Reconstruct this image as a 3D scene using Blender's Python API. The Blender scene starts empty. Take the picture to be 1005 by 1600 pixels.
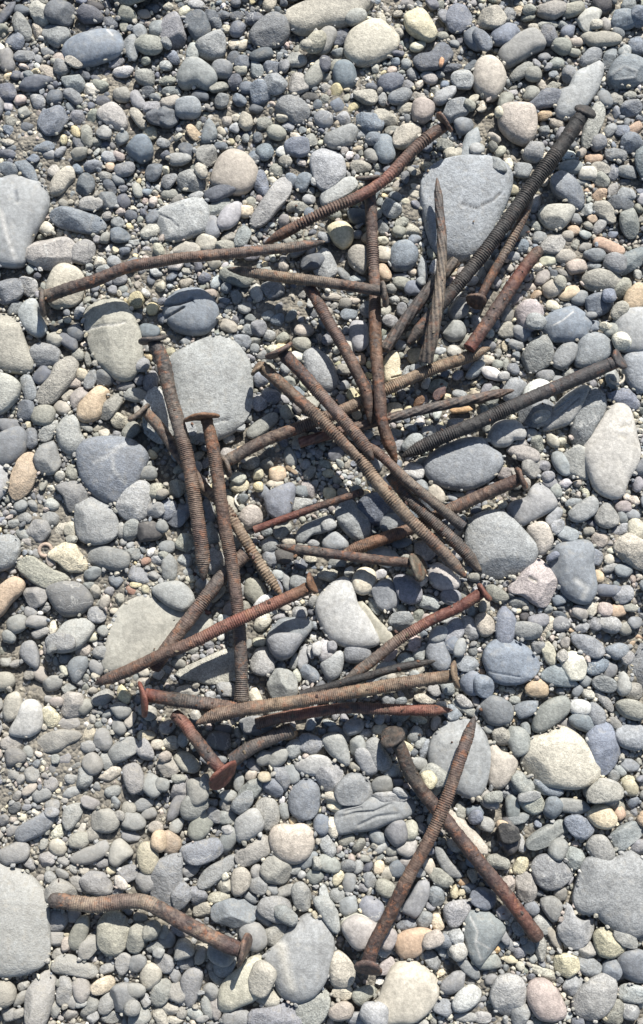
import bpy, math, random
import numpy as np
from mathutils import Vector

# ---------------------------------------------------------------- camera, sky, sun, exposure
PX = 0.0004                       # one photograph pixel on the ground, in metres
TILT = math.radians(9.0)
FOV = math.radians(50.0)
DIST = 0.32 / math.tan(FOV / 2)
CAM = np.array([0.0, -DIST * math.sin(TILT), DIST * math.cos(TILT)])
scene = bpy.context.scene
col = scene.collection
cam_data = bpy.data.cameras.new('camera')
cam_data.sensor_fit = 'VERTICAL'
cam_data.angle_y = FOV
cam_data.clip_start = 0.01
cam_data.clip_end = 200.0
cam_data.dof.use_dof = False
cam = bpy.data.objects.new('camera', cam_data)
cam.location = CAM
cam.rotation_euler = (TILT, 0, 0)
col.objects.link(cam)
scene.camera = cam

SUN_EL = math.radians(42.0)
SHADOW = np.array([-0.30, -1.0])  # ground direction in which shadows fall
SHADOW = SHADOW / np.linalg.norm(SHADOW)
world = bpy.data.worlds.new('World')
scene.world = world
world.use_nodes = True
wn, wl = world.node_tree.nodes, world.node_tree.links
wn.clear()
sky = wn.new('ShaderNodeTexSky')
sky.sky_type = 'NISHITA'
sky.sun_disc = False
sky.sun_elevation = SUN_EL
sky.sun_rotation = math.atan2(-SHADOW[0], -SHADOW[1])
bg = wn.new('ShaderNodeBackground')
bg.inputs['Strength'].default_value = 0.075
wo = wn.new('ShaderNodeOutputWorld')
wl.new(sky.outputs[0], bg.inputs['Color'])
wl.new(bg.outputs[0], wo.inputs['Surface'])
sun_data = bpy.data.lights.new('sun', 'SUN')
sun_data.energy = 5.0
sun_data.angle = math.radians(0.53)
sun_data.color = (1.0, 0.962, 0.90)
sun = bpy.data.objects.new('sun', sun_data)
sv = Vector((-SHADOW[0] * math.cos(SUN_EL), -SHADOW[1] * math.cos(SUN_EL), math.sin(SUN_EL)))
sun.rotation_euler = sv.to_track_quat('Z', 'Y').to_euler()
sun.location = (0.3, 1.0, 2.0)
col.objects.link(sun)
scene.view_settings.view_transform = 'Standard'
scene.view_settings.look = 'None'
scene.view_settings.gamma = 1.0
scene.view_settings.use_curve_mapping = False
scene.view_settings.exposure = 0.77

rng = np.random.RandomState(7)
random.seed(7)

TF = 2 * math.tan(FOV / 2) / 1600.0
def at(px, py, z=0.0):
    """point of the plane at height z that stands at pixel px, py of the photograph"""
    px = np.asarray(px, float); py = np.asarray(py, float)
    u = (px - 502.5) * TF; v = (800.0 - py) * TF
    dx = u
    dy = math.sin(TILT) + v * math.cos(TILT)
    dz = -math.cos(TILT) + v * math.sin(TILT)
    k = (z - CAM[2]) / dz
    return CAM[0] + k * dx, CAM[1] + k * dy

def to_px(x, y, z):
    rx, ry, rz = x - CAM[0], y - CAM[1], z - CAM[2]
    depth = ry * math.sin(TILT) - rz * math.cos(TILT)
    v = (ry * math.cos(TILT) + rz * math.sin(TILT)) / depth
    return 502.5 + rx / depth / TF, 800.0 - v / TF

# ---------------------------------------------------------------- materials
def nodes_of(name):
    m = bpy.data.materials.new(name)
    m.use_nodes = True
    nt = m.node_tree
    for n in list(nt.nodes):
        nt.nodes.remove(n)
    out = nt.nodes.new('ShaderNodeOutputMaterial')
    b = nt.nodes.new('ShaderNodeBsdfPrincipled')
    nt.links.new(b.outputs[0], out.inputs['Surface'])
    return m, nt, b

def noise(nt, vec, scale, detail=3.0, rough=0.55):
    n = nt.nodes.new('ShaderNodeTexNoise')
    n.inputs['Scale'].default_value = scale
    n.inputs['Detail'].default_value = detail
    n.inputs['Roughness'].default_value = rough
    nt.links.new(vec, n.inputs['Vector'])
    return n.outputs['Fac']

def rmap(nt, v, a, b, c, d):
    n = nt.nodes.new('ShaderNodeMapRange')
    n.inputs['From Min'].default_value = a; n.inputs['From Max'].default_value = b
    n.inputs['To Min'].default_value = c; n.inputs['To Max'].default_value = d
    nt.links.new(v, n.inputs['Value'])
    return n.outputs[0]

def mth(nt, op, a, b=None):
    n = nt.nodes.new('ShaderNodeMath'); n.operation = op
    for i, s in enumerate((a, b)):
        if s is None: continue
        if isinstance(s, (int, float)): n.inputs[i].default_value = s
        else: nt.links.new(s, n.inputs[i])
    return n.outputs[0]

def mixc(nt, f, a, b, mode='MIX'):
    n = nt.nodes.new('ShaderNodeMix'); n.data_type = 'RGBA'; n.blend_type = mode
    for i, s in ((0, f), (6, a), (7, b)):
        if isinstance(s, (int, float)): n.inputs[i].default_value = s
        elif isinstance(s, tuple): n.inputs[i].default_value = s + (1.0,)
        else: nt.links.new(s, n.inputs[i])
    return n.outputs[2]

def attr(nt, name, out='Fac'):
    n = nt.nodes.new('ShaderNodeAttribute'); n.attribute_name = name
    return n.outputs[out]

def scaled(nt, c, f):
    """colour times a value"""
    v = nt.nodes.new('ShaderNodeVectorMath'); v.operation = 'SCALE'
    nt.links.new(c, v.inputs[0]); nt.links.new(f, v.inputs['Scale'])
    return v.outputs[0]

def stone_material():
    m, nt, b = nodes_of('beach_stone')
    tc = nt.nodes.new('ShaderNodeTexCoord').outputs['Object']
    tint = attr(nt, 'tint', 'Color'); grit = attr(nt, 'grit'); vein = attr(nt, 'vein')
    n1 = noise(nt, tc, 95, 4)
    n2 = noise(nt, tc, 1150, 3, 0.6)
    n3 = noise(nt, tc, 380, 4, 0.6)
    f = mth(nt, 'MULTIPLY', rmap(nt, n1, 0.3, 0.7, 0.76, 1.24), rmap(nt, n3, 0.3, 0.7, 0.82, 1.18))
    # dark and pale mineral grains
    gr = mth(nt, 'MULTIPLY', rmap(nt, n2, 0.36, 0.64, -1.0, 1.0), mth(nt, 'MULTIPLY', grit, 0.30))
    f = mth(nt, 'MULTIPLY', f, mth(nt, 'ADD', gr, 1.0))
    c = scaled(nt, tint, f)
    # quartz veins
    nv = noise(nt, tc, 42, 4, 0.6)
    ln = mth(nt, 'ABSOLUTE', mth(nt, 'SUBTRACT', nv, 0.5))
    line = mth(nt, 'MULTIPLY', rmap(nt, ln, 0.002, 0.010, 1.0, 0.0), vein)
    c = mixc(nt, mth(nt, 'MULTIPLY', line, 0.75), c, (0.42, 0.42, 0.40))
    # dried silt in blotches, plus each stone's share of painted lens haze
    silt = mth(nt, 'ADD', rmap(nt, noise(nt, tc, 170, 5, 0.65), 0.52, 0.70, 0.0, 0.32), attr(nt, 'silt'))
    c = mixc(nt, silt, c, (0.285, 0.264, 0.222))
    nt.links.new(c, b.inputs['Base Color'])
    nt.links.new(rmap(nt, n1, 0.3, 0.7, 0.55, 0.85), b.inputs['Roughness'])
    b.inputs['Specular IOR Level'].default_value = 0.35
    h = mth(nt, 'ADD', mth(nt, 'MULTIPLY', n2, 0.45), n3)
    bp = nt.nodes.new('ShaderNodeBump')
    bp.inputs['Distance'].default_value = 0.0011
    nt.links.new(mth(nt, 'MULTIPLY', grit, 0.85), bp.inputs['Strength'])
    nt.links.new(h, bp.inputs['Height'])
    nt.links.new(bp.outputs[0], b.inputs['Normal'])
    return m

def ground_material():
    m, nt, b = nodes_of('damp_grit')
    tc = nt.nodes.new('ShaderNodeTexCoord').outputs['Object']
    v = nt.nodes.new('ShaderNodeTexVoronoi'); v.inputs['Scale'].default_value = 420
    nt.links.new(tc, v.inputs['Vector'])
    v2 = nt.nodes.new('ShaderNodeTexVoronoi'); v2.inputs['Scale'].default_value = 150
    nt.links.new(tc, v2.inputs['Vector'])
    bw = nt.nodes.new('ShaderNodeRGBToBW'); nt.links.new(v.outputs['Color'], bw.inputs[0])
    c = mixc(nt, bw.outputs[0], (0.075, 0.071, 0.064), (0.26, 0.235, 0.188))
    nt.links.new(c, b.inputs['Base Color'])
    b.inputs['Roughness'].default_value = 0.9
    bp = nt.nodes.new('ShaderNodeBump'); bp.inputs['Distance'].default_value = 0.002
    bp.inputs['Strength'].default_value = 0.8
    nt.links.new(mth(nt, 'ADD', mth(nt, 'MULTIPLY', v.outputs['Distance'], -1.0), mth(nt, 'MULTIPLY', v2.outputs['Distance'], -1.5)), bp.inputs['Height'])
    nt.links.new(bp.outputs[0], b.inputs['Normal'])
    return m

def rust_material():
    m, nt, b = nodes_of('rusted_iron')
    tc = nt.nodes.new('ShaderNodeTexCoord').outputs['Object']
    tint = attr(nt, 'tint', 'Color'); crest = attr(nt, 'crest'); dust = attr(nt, 'dust')
    n1 = noise(nt, tc, 60, 4); n2 = noise(nt, tc, 260, 5, 0.65); n3 = noise(nt, tc, 1400, 3, 0.6)
    c = scaled(nt, tint, mth(nt, 'MULTIPLY', rmap(nt, n2, 0.32, 0.68, 0.50, 1.40), rmap(nt, n3, 0.3, 0.7, 0.75, 1.25)))
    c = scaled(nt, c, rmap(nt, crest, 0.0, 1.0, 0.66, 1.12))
    # bare dark scale, and orange powder where it has flaked away
    n4 = noise(nt, tc, 150, 6, 0.7)
    c = mixc(nt, rmap(nt, n4, 0.56, 0.60, 0.0, 0.75), c, (0.045, 0.038, 0.036))
    n5 = noise(nt, tc, 210, 6, 0.72)
    pw = mth(nt, 'MULTIPLY', rmap(nt, n5, 0.52, 0.60, 0.0, 0.8), rmap(nt, n1, 0.42, 0.58, 0.15, 1.0))
    tr = nt.nodes.new('ShaderNodeSeparateColor'); nt.links.new(tint, tr.inputs[0])
    pw = mth(nt, 'MULTIPLY', pw, rmap(nt, tr.outputs[0], 0.03, 0.075, 0.08, 1.0))
    c = mixc(nt, pw, c, (0.200, 0.082, 0.040))
    # pale silt dried on the crests of the rings and in patches
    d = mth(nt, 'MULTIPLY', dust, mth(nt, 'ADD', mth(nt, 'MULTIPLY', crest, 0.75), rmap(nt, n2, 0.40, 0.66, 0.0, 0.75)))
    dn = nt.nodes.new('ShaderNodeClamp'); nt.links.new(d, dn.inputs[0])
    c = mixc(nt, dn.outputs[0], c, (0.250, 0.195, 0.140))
    nt.links.new(c, b.inputs['Base Color'])
    b.inputs['Roughness'].default_value = 0.62
    b.inputs['Specular IOR Level'].default_value = 0.45
    bp = nt.nodes.new('ShaderNodeBump'); bp.inputs['Distance'].default_value = 0.0011
    bp.inputs['Strength'].default_value = 0.75
    nt.links.new(mth(nt, 'ADD', mth(nt, 'ADD', n2, mth(nt, 'MULTIPLY', n3, 0.5)), rmap(nt, n4, 0.55, 0.60, 0.0, -0.35)), bp.inputs['Height'])
    nt.links.new(bp.outputs[0], b.inputs['Normal'])
    return m

M_STONE = stone_material()
M_GROUND = ground_material()
M_RUST = rust_material()

# ---------------------------------------------------------------- mesh helpers
def make_mesh(name, V, F, mat, attrs):
    """V (n,3), F (m,4) quads with -1 in the last column for triangles"""
    me = bpy.data.meshes.new(name)
    F = np.asarray(F, np.int32)
    tri = F[:, 3] < 0
    tot = np.where(tri, 3, 4).astype(np.int32)
    start = np.concatenate(([0], np.cumsum(tot)[:-1])).astype(np.int32)
    flat = F.ravel(); flat = flat[flat >= 0]
    me.vertices.add(len(V)); me.vertices.foreach_set('co', np.asarray(V, np.float32).ravel())
    me.loops.add(len(flat)); me.loops.foreach_set('vertex_index', flat.astype(np.int32))
    me.polygons.add(len(F)); me.polygons.foreach_set('loop_start', start)
    me.update(calc_edges=True)
    me.polygons.foreach_set('use_smooth', np.ones(len(F), bool))
    for k, a in attrs.items():
        a = np.asarray(a, np.float32)
        if a.ndim == 2:
            t = me.attributes.new(k, 'FLOAT_COLOR', 'POINT')
            t.data.foreach_set('color', np.concatenate([a, np.ones((len(a), 1), np.float32)], 1).ravel())
        else:
            t = me.attributes.new(k, 'FLOAT', 'POINT')
            t.data.foreach_set('value', a)
    me.materials.append(mat)
    me.validate()
    return me

_face_cache = {}
def tube_faces(nr, na, caps=True):
    """faces of nr rings with na vertices each; with caps, pole vertices follow the rings"""
    key = (nr, na, caps)
    if key in _face_cache: return _face_cache[key]
    i = np.arange(nr - 1)[:, None] * na; j = np.arange(na)[None, :]; k = (j + 1) % na
    q = np.stack([i + j, i + na + j, i + na + k, i + k], -1).reshape(-1, 4)
    fs = [q]
    if caps:
        j = np.arange(na); k = (j + 1) % na
        top, bot = nr * na, nr * na + 1
        fs.append(np.stack([np.full(na, top), j, k, np.full(na, -1)], -1))
        fs.append(np.stack([np.full(na, bot), (nr - 1) * na + k, (nr - 1) * na + j, np.full(na, -1)], -1))
    r = np.concatenate(fs); _face_cache[key] = r
    return r

def empty(name, loc, label, cat, group=None):
    o = bpy.data.objects.new(name, None); o.empty_display_size = 0.01
    o.location = loc; o['label'] = label; o['category'] = cat
    if group: o['group'] = group
    col.objects.link(o)
    return o

# ---------------------------------------------------------------- colours of the stones (true surface colours)
PAL = {'k': (.050, .050, .052), 'd': (.094, .104, .120), 'b': (.150, .172, .200), 'g': (.188, .197, .202),
       'l': (.282, .290, .287), 'w': (.47, .46, .43), 'n': (.222, .223, .196), 't': (.315, .295, .248),
       'c': (.44, .41, .33), 'y': (.50, .43, .27), 'o': (.47, .30, .165), 'p': (.345, .295, .262), 'r': (.25, .125, .085)}
def stone_colour(code):
    return np.mean([PAL[ch] for ch in code], axis=0)
WORD = {'k': 'black', 'd': 'dark slate grey', 'b': 'blue-grey', 'g': 'grey', 'l': 'pale grey', 'w': 'white', 'n': 'olive grey',
        't': 'tan', 'c': 'cream', 'y': 'yellow', 'o': 'orange', 'p': 'pink', 'r': 'rust red',
        'bl': 'pale blue-grey', 'bd': 'dark blue-grey', 'dg': 'dark grey', 'gl': 'light grey', 'gn': 'greenish grey', 'gt': 'brownish grey',
        'gb': 'bluish grey', 'gp': 'purplish grey', 'lt': 'pale sandy grey', 'ln': 'pale greenish grey', 'lc': 'creamy grey', 'lw': 'whitish grey',
        'lp': 'pinkish grey', 'tc': 'pale tan', 'tn': 'olive tan', 'tp': 'pinkish tan', 'to': 'orange tan', 'ty': 'yellowish tan',
        'cn': 'olive cream', 'co': 'peach', 'cy': 'yellowish cream', 'cw': 'creamy white', 'cp': 'pinkish cream', 'yn': 'mustard',
        'yw': 'pale yellow', 'wt': 'off-white', 'wp': 'pinkish white', 'op': 'salmon', 'bt': 'grey-brown'}
def colour_word(code):
    return WORD.get(code) or WORD.get(code[::-1]) or WORD[code[0]]
STONES = '''
T 0 0 4.02
E 592 280 345 215 -18 b round pale cloudy top
E 380 70 180 150 10 d
E 250 65 150 120 70 lt
E 125 145 200 90 62 gn
E 225 165 110 75 60 t
E 350 195 170 140 55 g
E 82 235 140 95 40 b
E 30 355 150 90 80 gn
E 545 70 170 100 30 d
E 585 160 115 45 -25 d
E 685 105 110 75 40 d
E 575 10 130 70 10 k
P n 730,90 755,40 790,0 815,25 850,70 860,110 800,120
E 815 270 210 82 78 g
E 870 165 95 80 60 lb
E 935 270 165 125 10 n
E 765 425 130 62 -5 w
E 722 368 125 45 -30 g
E 205 505 200 90 -15 d
E 460 500 150 110 50 g
E 335 745 185 170 -30 b
E 475 715 100 90 0 g
P lt 600,725 640,660 715,635 770,680 800,760 760,810 690,785
E 862 720 150 62 58 cn
E 870 920 150 148 60 b
E 245 905 150 80 -3 b
E 635 610 90 70 0 d
E 860 610 130 80 65 l
E 340 595 95 90 0 d
E 375 410 105 90 50 g
E 370 345 90 70 30 pt
E 465 390 110 60 30 t
E 520 440 90 50 45 d
E 225 610 115 80 60 g
E 30 560 120 110 0 d
E 905 465 130 100 30 n
E 80 915 170 50 4 d
E 35 952 120 50 4 d
E 45 740 110 60 25 n
E 40 800 85 60 35 b
E 930 810 95 82 0 c
E 980 740 110 85 0 d
E 150 330 130 70 -10 g
E 285 420 110 70 45 ct
E 290 300 85 60 0 g
E 560 540 85 80 0 lc
E 455 590 120 90 40 g
E 615 510 120 65 20 n
E 945 665 130 95 0 gl
E 760 575 110 90 0 n
E 985 160 110 95 80 g
E 50 870 120 42 0 nt
E 115 605 75 65 0 p
E 160 775 85 70 0 d
E 30 60 180 60 -55 d
E 130 35 110 70 0 d
E 955 20 90 60 0 d
E 900 60 90 50 0 t
E 35 885 90 35 5 t
E 175 470 60 50 0 g
E 90 450 70 65 0 d
E 155 450 80 60 0 gl
E 600 870 80 60 40 n
E 370 925 90 60 -50 g
E 295 945 80 60 0 l
E 740 955 80 60 40 p
E 920 550 70 85 20 d
T 250 0 4.02
E 70 160 205 145 85 g
E 230 140 185 135 70 d
E 320 90 190 85 60 d
P dg 560,215 600,150 690,80 760,72 815,120 812,195 760,265 650,290 590,260
P l 205,270 370,190 410,225 405,330 330,355 250,335
E 203 305 112 80 -80 wl
E 80 335 115 65 50 b
E 35 385 80 60 0 l
P gl 165,372 240,365 330,430 362,490 290,560 230,520 140,545 98,480
E 385 420 115 105 0 g
E 485 165 95 95 0 gb
E 412 150 62 50 0 c
E 605 90 140 85 -20 d
E 395 65 95 60 0 d
E 480 75 80 65 0 d
E 465 250 80 60 0 c
E 515 255 85 50 -60 c
E 640 325 150 80 -12 d
E 515 370 95 85 0 db
E 450 345 100 70 -60 d
P g 570,340 620,370 655,410 640,460 570,465
E 705 400 105 95 0 db
E 845 360 150 85 5 tl
E 730 510 138 140 0 bl
E 870 505 150 130 -45 gt
E 975 450 210 95 -60 gt
E 975 270 140 110 -60 t
E 625 560 150 110 80 b
E 495 600 95 80 60 db
E 540 525 90 70 0 db
E 165 665 155 115 0 lb
E 65 625 120 85 -25 t
E 40 480 110 60 5 n
E 35 720 130 115 0 d
P g 305,722 350,790 360,850 310,885 250,880 270,790
E 205 810 120 62 52 co
E 290 955 125 135 0 gn
E 155 925 125 85 60 d
E 120 985 140 80 0 nl
P g 720,670 745,620 800,598 870,615 940,680 930,740 860,770 790,730
E 640 745 115 75 -15 n
E 860 915 155 110 0 b
E 660 940 105 100 60 b
E 590 965 80 90 0 db
P w 715,945 765,895 810,940 770,975
E 735 820 115 90 20 nt
E 405 735 80 65 0 t
E 480 710 75 50 -30 c
E 470 490 95 85 80 d
E 955 860 90 90 0 nl
E 850 835 70 55 20 c
E 250 580 110 70 20 d
E 600 660 100 60 0 d
E 945 590 125 55 10 k
E 610 840 70 60 -60 d
E 770 720 75 60 0 cn
E 35 265 80 60 60 g
E 60 545 110 60 0 g
E 375 795 75 40 45 c
E 780 405 65 90 0 g
E 920 300 75 65 0 t
E 500 420 90 60 10 t
E 805 770 80 60 30 g
T 0 0 1
P lb 661,292 668,272 684,258 712,250 745,249 775,254 794,266 798,288 788,318 775,345 762,375 748,392 725,399 700,397 682,388 673,365 666,335 662,312
P tt 443,18 462,9 482,4 500,-15 590,-15 575,8 545,35 505,40 480,52 458,42 450,30
P pt 328,285 342,243 362,229 384,236 402,258 400,280 385,298 366,301 345,292
P l 483,250 491,234 509,227 528,231 539,250 540,272 525,288 508,297 494,285
T 500 0 4.02
P ct 163,250 200,180 335,108 430,133 492,200 492,285 410,345 300,398 220,390 160,330
P cy 528,92 598,30 660,55 715,140 738,200 700,252 620,228 542,175
E 875 95 215 150 -65 b
E 780 90 95 62 80 g
E 975 230 155 110 65 bd
E 778 200 80 50 0 n
E 225 105 130 92 -30 gt
E 130 215 115 85 -35 d
E 30 235 175 110 -60 n
P d 578,372 610,340 700,320 740,250 800,245 850,320 800,380 740,422 640,445
E 155 450 160 132 80 b
E 440 500 148 112 0 db
E 500 590 150 88 -25 g
P nt 190,580 260,560 340,550 370,600 345,650 270,640
E 695 465 95 75 10 tl
E 590 440 82 75 0 g
E 545 375 65 60 0 l
E 905 485 155 115 55 l
E 785 580 155 88 -30 l
P p 580,680 590,625 650,612 722,650 710,720 650,765 585,745
E 545 650 105 78 -20 t
E 625 590 115 62 30 tn
E 850 680 195 120 -25 g
E 900 770 125 105 -20 gb
E 300 745 185 108 25 b
E 410 715 155 80 25 cn
P t 460,850 480,800 560,765 630,770 640,820 600,870 530,925 465,915
E 405 920 190 115 80 b
E 330 860 95 80 0 b
E 140 840 225 125 -22 gl
E 255 820 110 52 -15 g
P l 90,735 140,690 175,695 200,760 150,785
E 105 645 105 85 60 db
E 20 740 115 95 0 g
E 960 890 235 105 -72 lb
E 990 935 85 75 0 l
E 835 950 112 88 0 cn
E 790 885 105 72 20 n
E 30 460 75 60 0 n
E 100 385 95 70 -50 n
E 30 390 100 70 80 d
E 555 505 95 70 0 g
E 25 610 70 60 0 n
E 325 520 85 60 20 d
E 820 400 145 42 -8 d
E 400 600 90 62 80 nl
E 730 550 80 60 0 n
E 790 505 62 42 0 b
E 490 55 62 50 0 t
E 390 85 95 50 60 ct
E 500 180 62 60 0 t
E 760 440 60 50 0 g
E 460 790 110 50 -10 n
E 965 380 110 50 -30 d
E 940 660 80 60 50 n
T 750 0 4.02
E 70 90 170 140 15 tc
E 190 65 95 75 -60 g
E 255 35 75 60 0 ty
E 455 45 165 115 0 gt
E 590 40 130 90 -20 tn
E 700 90 190 110 -55 wc
E 770 230 255 95 5 tn
E 610 240 85 60 0 pt
E 735 150 72 65 0 t
E 800 130 95 65 60 gt
E 170 200 170 140 -30 b
P gt 118,315 200,240 325,175 370,200 425,285 330,320 260,370 172,408 128,370
P ct -2,365 70,348 140,400 168,490 132,570 90,612 20,592 -42,520 -35,420
E 435 200 125 95 60 dg
E 430 130 115 50 0 nl
E 520 120 75 50 20 g
E 570 165 105 78 -40 b
E 510 275 125 88 10 n
E 600 300 85 50 15 n
E 705 340 165 90 -42 g
E 820 350 155 72 -70 g
P gb 800,490 830,400 890,345 960,350 1040,380 1040,500 960,540 850,530
E 900 110 165 110 -10 b
E 880 175 85 70 30 g
E 985 100 115 115 0 b
E 1000 260 130 100 80 b
E 920 300 105 78 -70 g
E 940 30 100 80 90 g
P l 478,685 498,545 560,555 608,440 700,420 755,360 782,420 745,560 670,670 580,722 520,738
E 415 610 195 120 -20 db
P tl 640,900 660,770 700,680 735,628 785,670 775,760 720,860 690,930
P pt 122,690 158,655 270,648 342,660 360,740 350,840 290,898 200,862 128,790
E 120 710 62 62 0 c
E 325 570 135 80 -20 n
E 165 610 125 92 -70 n
E 265 430 155 70 -35 n
E 340 450 95 90 0 n
E 495 370 92 72 0 nl
E 565 450 110 78 -80 g
E 870 595 95 75 -20 n
E 955 580 78 55 0 n
E 790 610 110 85 60 g
E 955 660 120 105 -30 gb
E 755 885 98 95 0 g
E 980 780 95 70 -30 op
E 960 885 125 120 0 b
E 340 940 125 110 0 lg
E 490 750 90 78 60 t
E 830 790 125 60 -45 g
E 905 800 90 80 0 b
E 15 250 150 90 60 db
E 870 960 125 80 10 g
E 730 970 105 62 0 to
E 410 800 72 68 0 g
E 475 515 100 58 -35 n
E 400 510 90 50 60 t
E 770 10 110 130 0 k
E 310 50 80 60 0 n
E 350 150 80 50 10 t
E 225 60 10 10 0 g
E 315 75 85 60 0 n
E 420 330 90 50 -20 g
T 0 250 4.02
P gl 0,120 90,90 160,120 230,128 290,200 290,290 250,380 190,470 168,560 160,640 60,645 -80,620 -80,140
P bd 72,0 165,-30 210,50 240,132 200,132 130,80
E 45 45 125 80 15 db
P tc 295,180 330,100 400,40 450,40 470,110 420,150 390,195 320,210
E 535 135 142 100 -80 d
E 562 257 148 95 5 nl
E 480 365 330 148 8 bg
E 665 235 125 105 0 dg
E 765 235 105 75 60 d
E 690 145 120 60 42 d
E 745 455 132 98 0 db
E 310 560 285 215 12 lp
E 515 570 165 125 -70 gn
P ct 280,810 330,680 400,645 490,680 530,740 510,850 450,905 320,925
E 165 770 135 100 60 l
E 40 800 150 165 60 dg
P l 105,960 160,880 230,870 240,950 300,1060 240,1110 150,1060
E 770 45 130 85 -10 g
E 955 340 115 80 -40 gb
E 815 330 90 60 20 d
E 730 372 78 66 0 g
E 960 50 135 88 -70 db
E 735 110 85 60 20 g
E 280 410 92 75 30 c
E 85 910 115 80 -30 g
E 710 628 92 76 20 gl
E 845 500 105 55 10 l
E 650 80 92 60 0 n
E 925 548 80 45 10 l
E 640 670 105 48 -8 l
E 330 50 90 72 -60 lt
E 940 430 115 90 -20 cl
E 950 920 72 75 0 y
E 450 210 80 60 60 g
E 600 475 62 50 0 l
E 660 330 62 60 0 nl
E 700 800 60 60 0 g
E 550 655 60 50 0 g
T 250 250 4.02
E 385 185 205 105 -22 d
E 200 120 165 150 20 nl
E 260 70 92 78 60 t
E 55 115 110 90 -50 g
E 65 195 115 62 -5 n
E 105 225 90 50 -25 n
P l -30,310 0,290 230,235 290,260 302,330 280,440 200,470 120,505 20,492 -20,400
E 325 410 138 98 80 g
E 440 335 205 108 -58 l
E 370 280 165 88 -32 ln
P ln 735,110 790,100 825,150 810,220 740,300 660,390 590,410 560,360 620,270 690,170
E 625 115 175 88 75 b
E 825 110 92 75 60 b
E 895 125 115 85 -60 b
E 540 305 85 75 0 yc
E 700 105 66 56 0 c
E 520 465 155 92 -75 g
E 285 510 125 110 20 cn
E 160 560 165 98 10 t
E 400 540 155 92 0 nt
E 430 470 92 80 0 n
P b 28,905 70,845 160,812 250,815 330,870 362,940 350,1010 280,1080 180,1090 80,1050 25,980
E 840 265 112 62 -32 n
E 885 285 105 68 -32 n
E 740 45 105 78 30 n
E 940 310 82 60 0 b
T 250 250 4.02
E 850 365 78 50 0 tp
E 480 720 210 110 10 n
E 700 800 140 110 0 g
E 960 640 150 90 -20 d
E 940 225 82 60 10 l
E 400 870 80 45 10 b
E 680 960 80 60 -30 l
E 740 985 100 70 0 b
E 430 920 70 40 -40 n
E 950 170 50 45 0 l
E 215 205 110 50 -20 l
T 500 250 4.02
P l 0,190 150,100 210,98 242,160 150,235 15,290
P cy 42,420 90,385 160,378 212,430 205,505 150,552 88,510
E 450 290 125 105 40 l
P b 445,560 480,510 560,500 620,560 610,630 560,680 470,685 442,640
E 595 795 132 96 -5 db
E 500 430 75 90 70 n
E 580 420 95 75 -20 cn
E 535 360 125 58 -30 n
P t 175,570 215,530 290,545 300,620 280,720 180,640
P lg 0,545 50,540 100,640 112,700 40,745 -45,700 -30,600
E 400 580 110 92 20 c
E 405 690 115 80 60 co
E 390 400 85 80 40 g
E 615 145 82 60 30 c
E 600 190 100 62 20 t
E 670 15 85 55 0 ny
E 645 685 165 62 85 g
E 510 710 100 32 0 g
E 520 755 115 70 15 n
E 235 735 105 60 -10 lb
E 235 440 75 65 0 g
E 880 930 140 110 -50 ln
E 960 740 85 65 -20 w
E 260 20 130 75 0 nt
E 250 335 150 105 0 d
E 30 465 90 62 45 g
E 150 700 115 50 50 g
E 600 475 85 60 -30 b
E 815 670 95 62 0 to
E 480 210 80 60 30 g
E 535 240 65 40 0 c
E 400 485 75 45 0 c
E 160 885 90 60 0 n
E 470 860 65 60 0 l
E 540 860 80 40 20 n
E 215 870 100 40 10 t
E 70 840 130 40 5 cn
E 515 920 60 80 0 g
E 640 760 60 60 0 g
T 750 250 4.02
P bg 440,130 500,70 570,90 640,160 668,240 630,310 560,260 470,210
P cl 372,315 430,265 570,270 605,300 560,385 500,435 430,412 390,370
E 280 50 120 92 10 g
E 110 45 205 75 38 g
E 360 245 125 75 -60 ln
E 390 465 98 75 -10 g
P nl 360,560 440,460 530,440 545,500 500,580 430,580
P tn 715,260 800,245 850,300 865,380 820,380 760,340 720,320
E 765 200 105 70 -25 to
E 680 70 105 90 0 wc
E 580 30 140 85 0 g
E 770 38 115 80 20 t
E 890 260 155 85 15 d
E 775 110 112 95 -60 n
E 930 200 105 85 20 lg
E 860 50 80 100 30 g
E 940 55 130 70 15 g
E 950 380 200 115 85 gn
E 825 530 175 82 30 op
E 770 750 225 138 5 tn
E 730 585 135 88 -5 dg
E 850 640 135 110 20 g
E 955 620 250 110 -35 gb
E 615 665 135 98 -20 pt
E 545 595 120 82 0 nt
E 430 615 115 70 -10 c
E 400 720 110 82 -50 pg
E 455 800 122 105 20 pt
E 565 825 125 78 -20 oc
E 505 765 90 78 60 t
P lp 222,935 280,880 350,888 400,955 380,1040 290,1080 235,1020
E 905 790 140 98 -70 tn
E 985 860 190 120 -60 ot
E 740 900 175 135 -20 bd
E 880 945 130 88 -45 tn
E 640 850 115 95 0 g
E 760 400 105 60 -50 nl
E 275 430 105 62 -30 c
E 270 530 80 78 0 b
E 210 590 85 62 0 gl
E 215 165 75 60 0 yn
E 600 425 80 65 0 po
E 380 660 78 60 0 c
E 730 645 115 70 -10 g
E 550 705 110 62 40 n
E 580 900 90 45 10 l
E 460 900 95 62 20 c
E 610 350 80 65 0 g
E 370 390 75 70 0 n
E 660 120 100 40 5 g
E 610 520 80 60 -60 n
E 670 530 90 50 -20 n
E 690 290 70 90 30 l
E 320 780 80 50 10 pt
E 700 975 70 40 0 g
E 810 860 80 80 0 b
E 850 165 60 90 20 n
E 560 460 80 60 0 t
T 0 0 1
P tn -20,488 10,486 26,500 38,535 49,563 50,576 35,581 -20,572
T 0 400 2.956
P nt 385,290 400,240 500,195 580,215 612,280 642,350 652,480 605,560 540,565 450,490 415,420
T 0 500 4.02
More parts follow.
